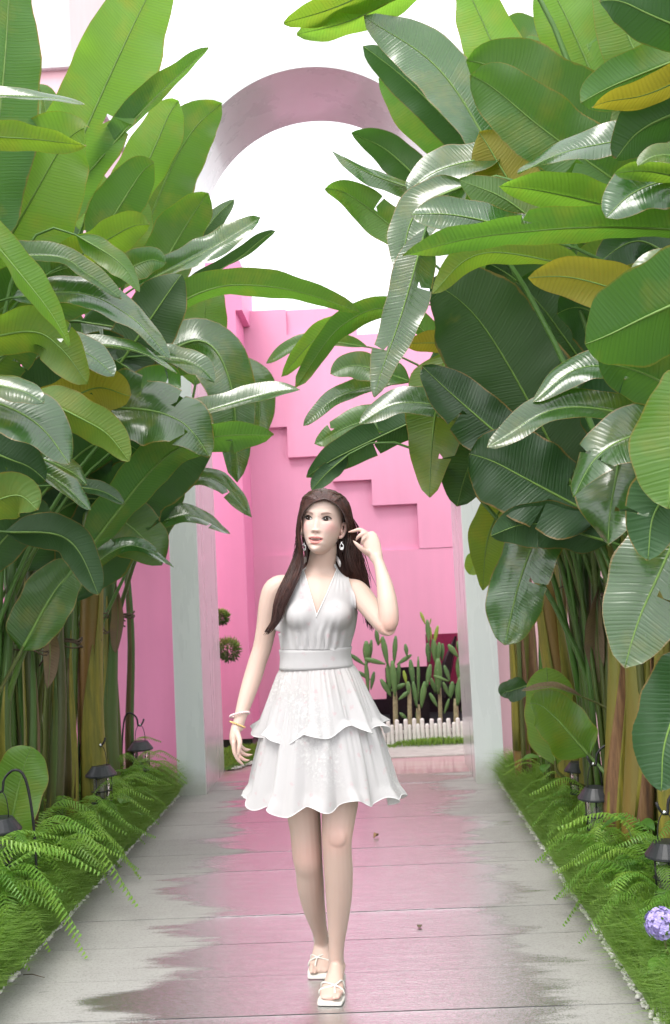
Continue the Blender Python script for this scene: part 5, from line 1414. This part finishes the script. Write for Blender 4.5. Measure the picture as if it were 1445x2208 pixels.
# crown, combed back from the parting
lock('crown_hair', [(700, 1076, 3.434), (699, 1061, 3.47), (698, 1054, 3.52), (699, 1058, 3.58), (700, 1080, 3.63)], [(720, 1084, 3.443), (732, 1074, 3.48), (738, 1074, 3.53), (738, 1084, 3.58), (732, 1105, 3.62)], 110, .0022, .002, .004, .001, 4, 0)
lock('crown_hair', [(700, 1076, 3.434), (699, 1061, 3.47), (698, 1054, 3.52), (699, 1058, 3.58), (700, 1080, 3.63)], [(682, 1081, 3.438), (668, 1076, 3.48), (661, 1076, 3.53), (661, 1088, 3.58), (668, 1108, 3.62)], 110, .0022, .002, .004, .001, 4, 0)
# loose wisps
lock('wisps', [(757, 1110, 3.58), (763, 1130, 3.58), (770, 1160, 3.59), (788, 1210, 3.61), (802, 1270, 3.62)], [(760, 1115, 3.57), (768, 1128, 3.56), (776, 1150, 3.57), (775, 1220, 3.6), (800, 1300, 3.63)], 26, .0007, .010, .02, .012)
lock('wisps', [(648, 1120, 3.52), (638, 1160, 3.52), (630, 1200, 3.52)], [(652, 1130, 3.5), (645, 1180, 3.5), (640, 1230, 3.5)], 16, .0006, .008, .02, .010)

# ---- the dress
def cloth_mat():
    m = NT('white_chiffon'); p = m.objc(); n = m.noise(240, 2, 0.5, p)
    vo = m.n('TexVoronoi'); vo.inputs['Scale'].default_value = 27; vo.inputs['Randomness'].default_value = 0.9; m.l(p, vo.inputs['Vector'])
    pet = m.noise(140, 3, 0.6, p)
    fl = m.math('MULTIPLY', m.math('SUBTRACT', 0.22, m.math('ADD', vo.outputs['Distance'], m.math('MULTIPLY', m.math('SUBTRACT', pet, .5), .9))), 7.0, clamp=True)
    c = m.mix(m.math('MULTIPLY', fl, 0.45), (0.70, 0.688, 0.692), (0.68, 0.40, 0.44))
    em = m.noise(3.1, 2, 0.4, m.mapping(p, loc=(2.3, 0.4, 1.1))); tw = m.noise(95, 4, 0.7, p)
    emb = m.math('MULTIPLY', m.math('MULTIPLY', m.math('SUBTRACT', em, 0.60), 14.0, clamp=True), m.math('MULTIPLY', m.math('SUBTRACT', tw, 0.50), 12.0, clamp=True))
    c = m.mix(emb, c, (0.88, 0.88, 0.87))
    m.set(Base_Color=c, Roughness=0.9); m.b.inputs['Sheen Weight'].default_value = 0.1; m.b.inputs['Specular IOR Level'].default_value = 0.1
    m.set(Normal=m.bump(m.math('ADD', m.math('MULTIPLY', n, 0.15), emb), 0.5, 0.003))
    t = m.n('BsdfTranslucent'); t.inputs['Color'].default_value = (0.8, 0.77, 0.77, 1); x = m.n('MixShader'); x.inputs[0].default_value = 0.38
    m.l(m.b.outputs[0], x.inputs[1]); m.l(t.outputs[0], x.inputs[2]); m.l(x.outputs[0], m.out.inputs['Surface']); return m.m
CLOTH = cloth_mat(); HEM = simple('satin_hem', (0.83, 0.82, 0.82), 0.45, 0.03, 20, 0)
dress = empty('dress', (pt(684, 1420).x, PY, pt(684, 1420).z)); dress.parent = person; dress.matrix_parent_inverse = parent_world(person).inverted()
def thick(me, t):
    """double the sheet along its vertex normals and close the rim"""
    n = len(me.vertices); v = [q.co.copy() for q in me.vertices]; nr = [q.normal.copy() for q in me.vertices]
    f = [tuple(q.vertices) for q in me.polygons]; cnt = {}
    for q in f:
        for i in range(len(q)):
            e = (q[i], q[(i + 1) % len(q)]); cnt[e] = cnt.get(e, 0) + 1
    rim = [(e[1], e[0], e[0] + n, e[1] + n) for e in cnt if (e[1], e[0]) not in cnt]
    return mesh(me.name, v + [v[i] - nr[i] * abs(t) for i in range(n)], f + [tuple(i + n for i in q[::-1]) for q in f] + rim)
AXX, AXY = pt(682, 1415, 3.55).x, 3.55
def band(name, rows, off, pleat=0.0, npl=40, k=120, mat=CLOTH, zwob=0.0):
    """a sleeve of cloth round the trunk between photo rows"""
    v = []; f = []
    for i, py in enumerate(rows):
        c = pt(682, py, 3.55)
        for j in range(k):
            a = 2 * PI * j / k; d = Vector((math.sin(a), -math.cos(a), 0))
            h = bvh.ray_cast(c + d * 0.4, -d, 0.5)
            r = 0.4 - h[3] if h[0] is not None else 0.1
            lim = np.interp(py, [1340, 1375, 1415, 1445], [.128, .119, .111, .114]); dl = np.interp(py, [1340, 1375, 1415, 1445], [.098, .088, .082, .086])
            el = 1 / math.sqrt((math.sin(a) / lim) ** 2 + (math.cos(a) / dl) ** 2); r = min(max(r, el * .97), el * 1.05)
            t = i / (len(rows) - 1)
            v.append((c + d * (r + off + pleat * math.sin(npl * a + 2 * math.sin(3 * a)) * (1 - t * .3)) + Vector((0, 0, zwob * math.sin(a)))))
    # level out the radii sideways so arms do not catch the rays
    for i in range(len(rows) - 1):
        for j in range(k):
            a = i * k + j; b = i * k + (j + 1) % k; f.append((a, b, b + k, a + k))
    return obj(name, thick(mesh(name, v, f), -0.0015), mat, dress)
# front panels of the halter
OL = ([1214, 1224, 1244, 1283, 1310, 1335, 1350, 1375, 1400], [642, 637, 627, 611, 603, 598, 598, 602, 607])
OR = ([1214, 1224, 1244, 1283, 1310, 1335, 1350, 1375, 1400], [736, 741, 750, 765, 769, 770, 769, 763, 757])
IL = ([1214, 1229, 1280, 1328], [651, 655, 669, 683.5]); IR = ([1214, 1229, 1280, 1328], [730, 725.5, 705, 682.5])
def surf(px, py, lift):
    d = ray(px, py).normalized(); h = bvh.ray_cast(CAMPOS + d * 2.9, d, 1.2)
    if h[0] is None:
        q = CAMPOS + d * (3.55 / d.y); loc, nrm, _, _ = bvh.find_nearest(q)
    else: loc, nrm = h[0], h[1]
    if loc.y < 3.40: loc = Vector((loc.x, 3.47, loc.z))
    return loc - d * lift
def smooth_grid(P, it=6):
    for _ in range(it):
        Q = P.copy(); Q[1:-1, 1:-1] = (P[:-2, 1:-1] + P[2:, 1:-1] + P[1:-1, :-2] + P[1:-1, 2:] + 2 * P[1:-1, 1:-1]) / 6; P = Q
    return P
def panel(name, left, lift):
    n, m_ = 64, 44; P = np.zeros((n, m_, 3))
    for i in range(n):
        py = 1216 + (1402 - 1216) * i / (n - 1)
        o = np.interp(py, *(OL if left else OR)); inn = np.interp(py, *(IL if left else IR))
        if py > 1328: inn = 683 + (16 if left else -16) * min(1, (py - 1328) / 40)
        for j in range(m_):
            t = j / (m_ - 1); px = o + (inn - o) * t
            P[i, j] = surf(px, py, lift)
    P = smooth_grid(P, 10)
    for i in range(n):
        py = 1216 + (1402 - 1216) * i / (n - 1)
        g = sstep(1320, 1385, py) * sstep(1403, 1390, py) + 0.35 * sstep(1300, 1225, py)
        for j in range(m_):
            t = j / (m_ - 1); P[i, j, 1] -= 0.0058 * g * math.sin(t * 34 + (py - 1300) * .012) * math.sin(PI * t)
            # the bust carries the cloth, it does not dip between
            P[i, j, 1] -= 0.004 * math.sin(PI * t) * sstep(1300, 1350, py) * sstep(1400, 1370, py)
    for i in range(n):
        for j in range(m_):
            loc, nrm, _, _ = bvh.find_nearest(Vector(P[i, j]))
            if loc is not None and loc.y < 3.58:
                s = (Vector(P[i, j]) - loc).dot(nrm); mn = lift * .6
                if s < mn and s > -.02 and i > 9: P[i, j] = np.array(Vector(P[i, j]) + nrm * (mn - s))
    P = smooth_grid(P, 2)
    v = [tuple(P[i, j]) for i in range(n) for j in range(m_)]
    f = [(i * m_ + j, i * m_ + j + 1, (i + 1) * m_ + j + 1, (i + 1) * m_ + j) for i in range(n - 1) for j in range(m_ - 1)]
    o = obj(name, thick(mesh(name, v, f), 0.002), CLOTH, dress)
    ed = MB(); ed.tube([Vector(P[i, -1]) + Vector((0, -.001, 0)) for i in range(0, 40)], .0016, 5); obj('neckline_edge', ed.me('neckline_edge'), HEM, o)
panel('bodice_panel', True, .0075); panel('bodice_panel', False, .0095)
band('bodice_back', np.linspace(1362, 1402, 8), .002)
band('waistband', np.linspace(1397, 1440, 8), .0075, 0)
# halter straps meeting behind the neck
for s, q in ((-1, [(647, 1218, 3.515), (656, 1209, 3.565), (664, 1205, 3.61), (690, 1200, 3.635)]), (1, [(733, 1216, 3.515), (728, 1207, 3.565), (722, 1203, 3.61), (690, 1200, 3.635)])):
    mb = MB(); loftw(mb, [pt(*p) for p in q], [(.004, .012), (.004, .011), (.004, .010), (.004, .01)], 8, 16); obj('halter_strap', mb.me('halter_strap'), CLOTH, dress)
def tier(name, y0, y1, r0, r1, seed, amp, flip, n_ruf, cx0, cx1, tilt=0.0, flare=0.8):
    g = random.Random(seed); n, k = 46, 320; v = []; f = []
    ph = [g.uniform(0, 6.28) for _ in range(8)]
    C0, C1 = pt(cx0, y0, 3.56), pt(cx1, y1, 3.56); hem = []
    for i in range(n):
        t = i / (n - 1)
        for j in range(k):
            a = 2 * PI * j / k
            ruf = .55 * math.sin(n_ruf * a + ph[0] + .8 * math.sin(2 * a + ph[1])) + .32 * math.sin((n_ruf * 1.7 // 1) * a + ph[2]) + .22 * math.sin((n_ruf * 2 + 3) * a + ph[3])
            ruf += .30 * noise.noise(Vector((math.cos(a) * 3.1 + seed, math.sin(a) * 3.1, t * .6))) * 2 + .25 * noise.noise(Vector((math.cos(a) * 8 + seed, math.sin(a) * 8, t * 1.2)))
            fine = math.sin(47 * a + ph[4] + 2 * math.sin(5 * a)) + .6 * math.sin(71 * a + ph[5])
            rr = r0 + (r1 - r0) * t ** flare
            e = amp * t ** 1.1 * ruf + .0030 * fine * (1 - t) ** 1.5 * min(1, t * 8) + .0016 * fine * t * (1 - t)
            e += flip * sstep(.86, 1.0, t) * (0.6 + .6 * math.sin(n_ruf * a + ph[0] + 1.2))
            r = rr + e
            c = C0.lerp(C1, t)
            z = c.z + (.012 * t * t * math.sin(3 * a + ph[6]) + .014 * t ** 3 * math.sin(n_ruf * a + ph[0] + 1.9) + tilt * t * math.sin(a))
            p = Vector((c.x + r * math.sin(a), c.y - r * .78 * math.cos(a), z)); v.append(p)
            if i == n - 1: hem.append(p)
    for i in range(n - 1):
        for j in range(k):
            a = i * k + j; b = i * k + (j + 1) % k; f.append((a, b, b + k, a + k))
    o = obj(name, mesh(name, v, f), CLOTH, dress)
    mb = MB(); mb.tube(hem + hem[:1], .0012, 5); obj('hem', mb.me('hem'), HEM, o)
    return o
tier('skirt_upper_tier', 1433, 1572, .1225, .214, 3, .027, .020, 9, 684, 692, .004, .85)
tier('skirt_lower_tier', 1500, 1718, .160, .258, 8, .028, .014, 11, 688, 697, -.004, .8)
tier('skirt_lining', 1500, 1690, .140, .195, 12, .004, .0, 7, 688, 694, 0, .8)

# ---- sandals, jewellery
SAND = simple('cream_leather', (0.74, 0.72, 0.66), 0.4, 0.06, 30, 0.1)
def sandal(heel, ballp, toe, lab, s):
    root = empty('sandal', (toe[0], toe[1], 0)); root.parent = person; root.matrix_parent_inverse = parent_world(person).inverted(); root['label'] = lab
    H, Bl, T = Vector(heel), Vector(ballp), Vector(toe); fw = (T - H); fw.z = 0; fw.normalize(); sd = Vector((-fw.y, fw.x, 0)) * -1
    out = [(-.02, .016), (.0, .025), (.06, .029), (.12, .034), (.165, .042), (.20, .044), (.232, .040), (.236, .030)]
    L = (T - H).length + .02
    v = []; f = []; n = len(out)
    for d, w in out:
        t = max(0, d) / .236; c = (H.lerp(Bl, t / .74) if t < .74 else Bl.lerp(T + fw * .012, (t - .74) / .26)); c = c + fw * min(0, d)
        for x, zo in ((-w, -.001), (w, -.001), (w, -.011), (-w, -.011)): v.append(c + sd * x + Vector((0, 0, zo)))
    for i in range(n - 1):
        for j in range(4): a = i * 4 + j; b = i * 4 + (j + 1) % 4; f.append((a, b, b + 4, a + 4))
    f.append((3, 2, 1, 0)); f.append(tuple((n - 1) * 4 + j for j in range(4)))
    me = mesh('sole', v, f); bm = bmesh.new(); bm.from_mesh(me); bmesh.ops.recalc_face_normals(bm, faces=bm.faces); bmesh.ops.bevel(bm, geom=bm.edges[:], offset=.002, segments=1, affect='EDGES'); bm.to_mesh(me); bm.free()
    obj('sole', me, SAND, root, False)
    hl = MB(); hl.tube([H + Vector((0, .005, -.008)), Vector((H.x, H.y + .008, 0.0))], [.016, .013], 10) if H.z > .02 else None
    if H.z > .02: obj('heel', hl.me('heel'), SAND, root, False)
    M = H.lerp(Bl, 1.0)
    def strap(pts):
        mb = MB(); loftw(mb, pts, [.0028] * len(pts), 8, 24); obj('strap', mb.me('strap'), SAND, root)
    toep = M + fw * .028 + sd * (-.014 * s) + Vector((0, 0, .012))
    kn = M + fw * .004 + sd * (-.010 * s) + Vector((0, 0, .034))
    strap([M - sd * .041 + Vector((0, 0, .002)), M - sd * .035 + Vector((0, 0, .020)) - fw * -.002, kn, M + sd * .034 - fw * .022 + Vector((0, 0, .032)), M + sd * .041 - fw * .03 + Vector((0, 0, .004))])
    strap([M + sd * .043 + Vector((0, 0, .002)), M + sd * .038 + Vector((0, 0, .019)), kn, M - sd * .030 - fw * .03 + Vector((0, 0, .036)), M - sd * .037 - fw * .04 + Vector((0, 0, .004))])
    strap([kn, toep + Vector((0, 0, .008)), toep - Vector((0, 0, .008))])
    A = H.lerp(Bl, .25)
    strap([A - sd * .028 + Vector((0, 0, .01)), A - sd * .026 + fw * .03 + Vector((0, 0, .05)), A + fw * .045 + Vector((0, 0, .072)), A + sd * .026 + fw * .03 + Vector((0, 0, .05)), A + sd * .028 + Vector((0, 0, .01))]) if H.z > .05 else None
sandal((F_ank.x + .004, 3.635, SOLE + .008), (fx + .004, 3.475, SOLE), (fx - .002, 3.425, SOLE), 'cream thong sandal on the front foot', 1)
sandal((R_ank.x + .004, 3.80, .075), (rx_, 3.70, SOLE + .012), (rx_ - .003, 3.655, SOLE), 'cream strappy sandal on the trailing foot, heel raised', -1)
GOLD = simple('gold', (0.80, 0.55, 0.25), 0.3, 0.1, 40, 0, Metallic=1.0); CRY = simple('crystal', (0.80, 0.80, 0.82), 0.08, 0.2, 300, 0.8, Metallic=0.7); ROSE = simple('rose_quartz', (0.80, 0.62, 0.62), 0.25, 0.08, 60, 0)
def bracelet(name, a, b, r, bead, mat, nb_, tilt):
    c = pt(*a); ax = (pt(*b) - c).normalized(); u = ax.cross(Vector((0, 1, 0))).normalized(); w = ax.cross(u); mb = MB()
    ax2 = ax
    for i in range(nb_):
        t = 2 * PI * i / nb_; ball(mb, c + u * r * math.cos(t) + w * r * math.sin(t) + ax * tilt * math.cos(t), (bead,) * 3, 8)
    obj(name, mb.me(name), mat, person)
bracelet('rose_bracelet', (517, 1541, 3.512), (515, 1556, 3.505), .031, .0042, ROSE, 26, -.010)
bracelet('gold_bracelet', (512, 1562, 3.502), (509, 1575, 3.498), .0265, .0034, GOLD, 26, .004)
def earring(px, py, Y):
    root = empty('earring', tuple(pt(px, py, Y))); root.parent = person; root.matrix_parent_inverse = parent_world(person).inverted(); p = pt(px, py, Y)
    mb = MB(); ball(mb, p, (.0032,) * 3, 8); obj('stud', mb.me('stud'), CRY, root)
    mb = MB(); c = p + Vector((0, 0, -.014)); mb.tube([c + Vector((math.sin(t) * .006, 0, math.cos(t) * .0105)) for t in [2 * PI * i / 20 for i in range(21)]], .0019, 6); obj('drop', mb.me('drop'), CRY, root)
    mb = MB(); ball(mb, c + Vector((0, -.001, -.006)), (.0042, .003, .005), 8); obj('stone', mb.me('stone'), CRY, root)
earring(736.5, 1170, 3.50); earring(655, 1172, 3.50)
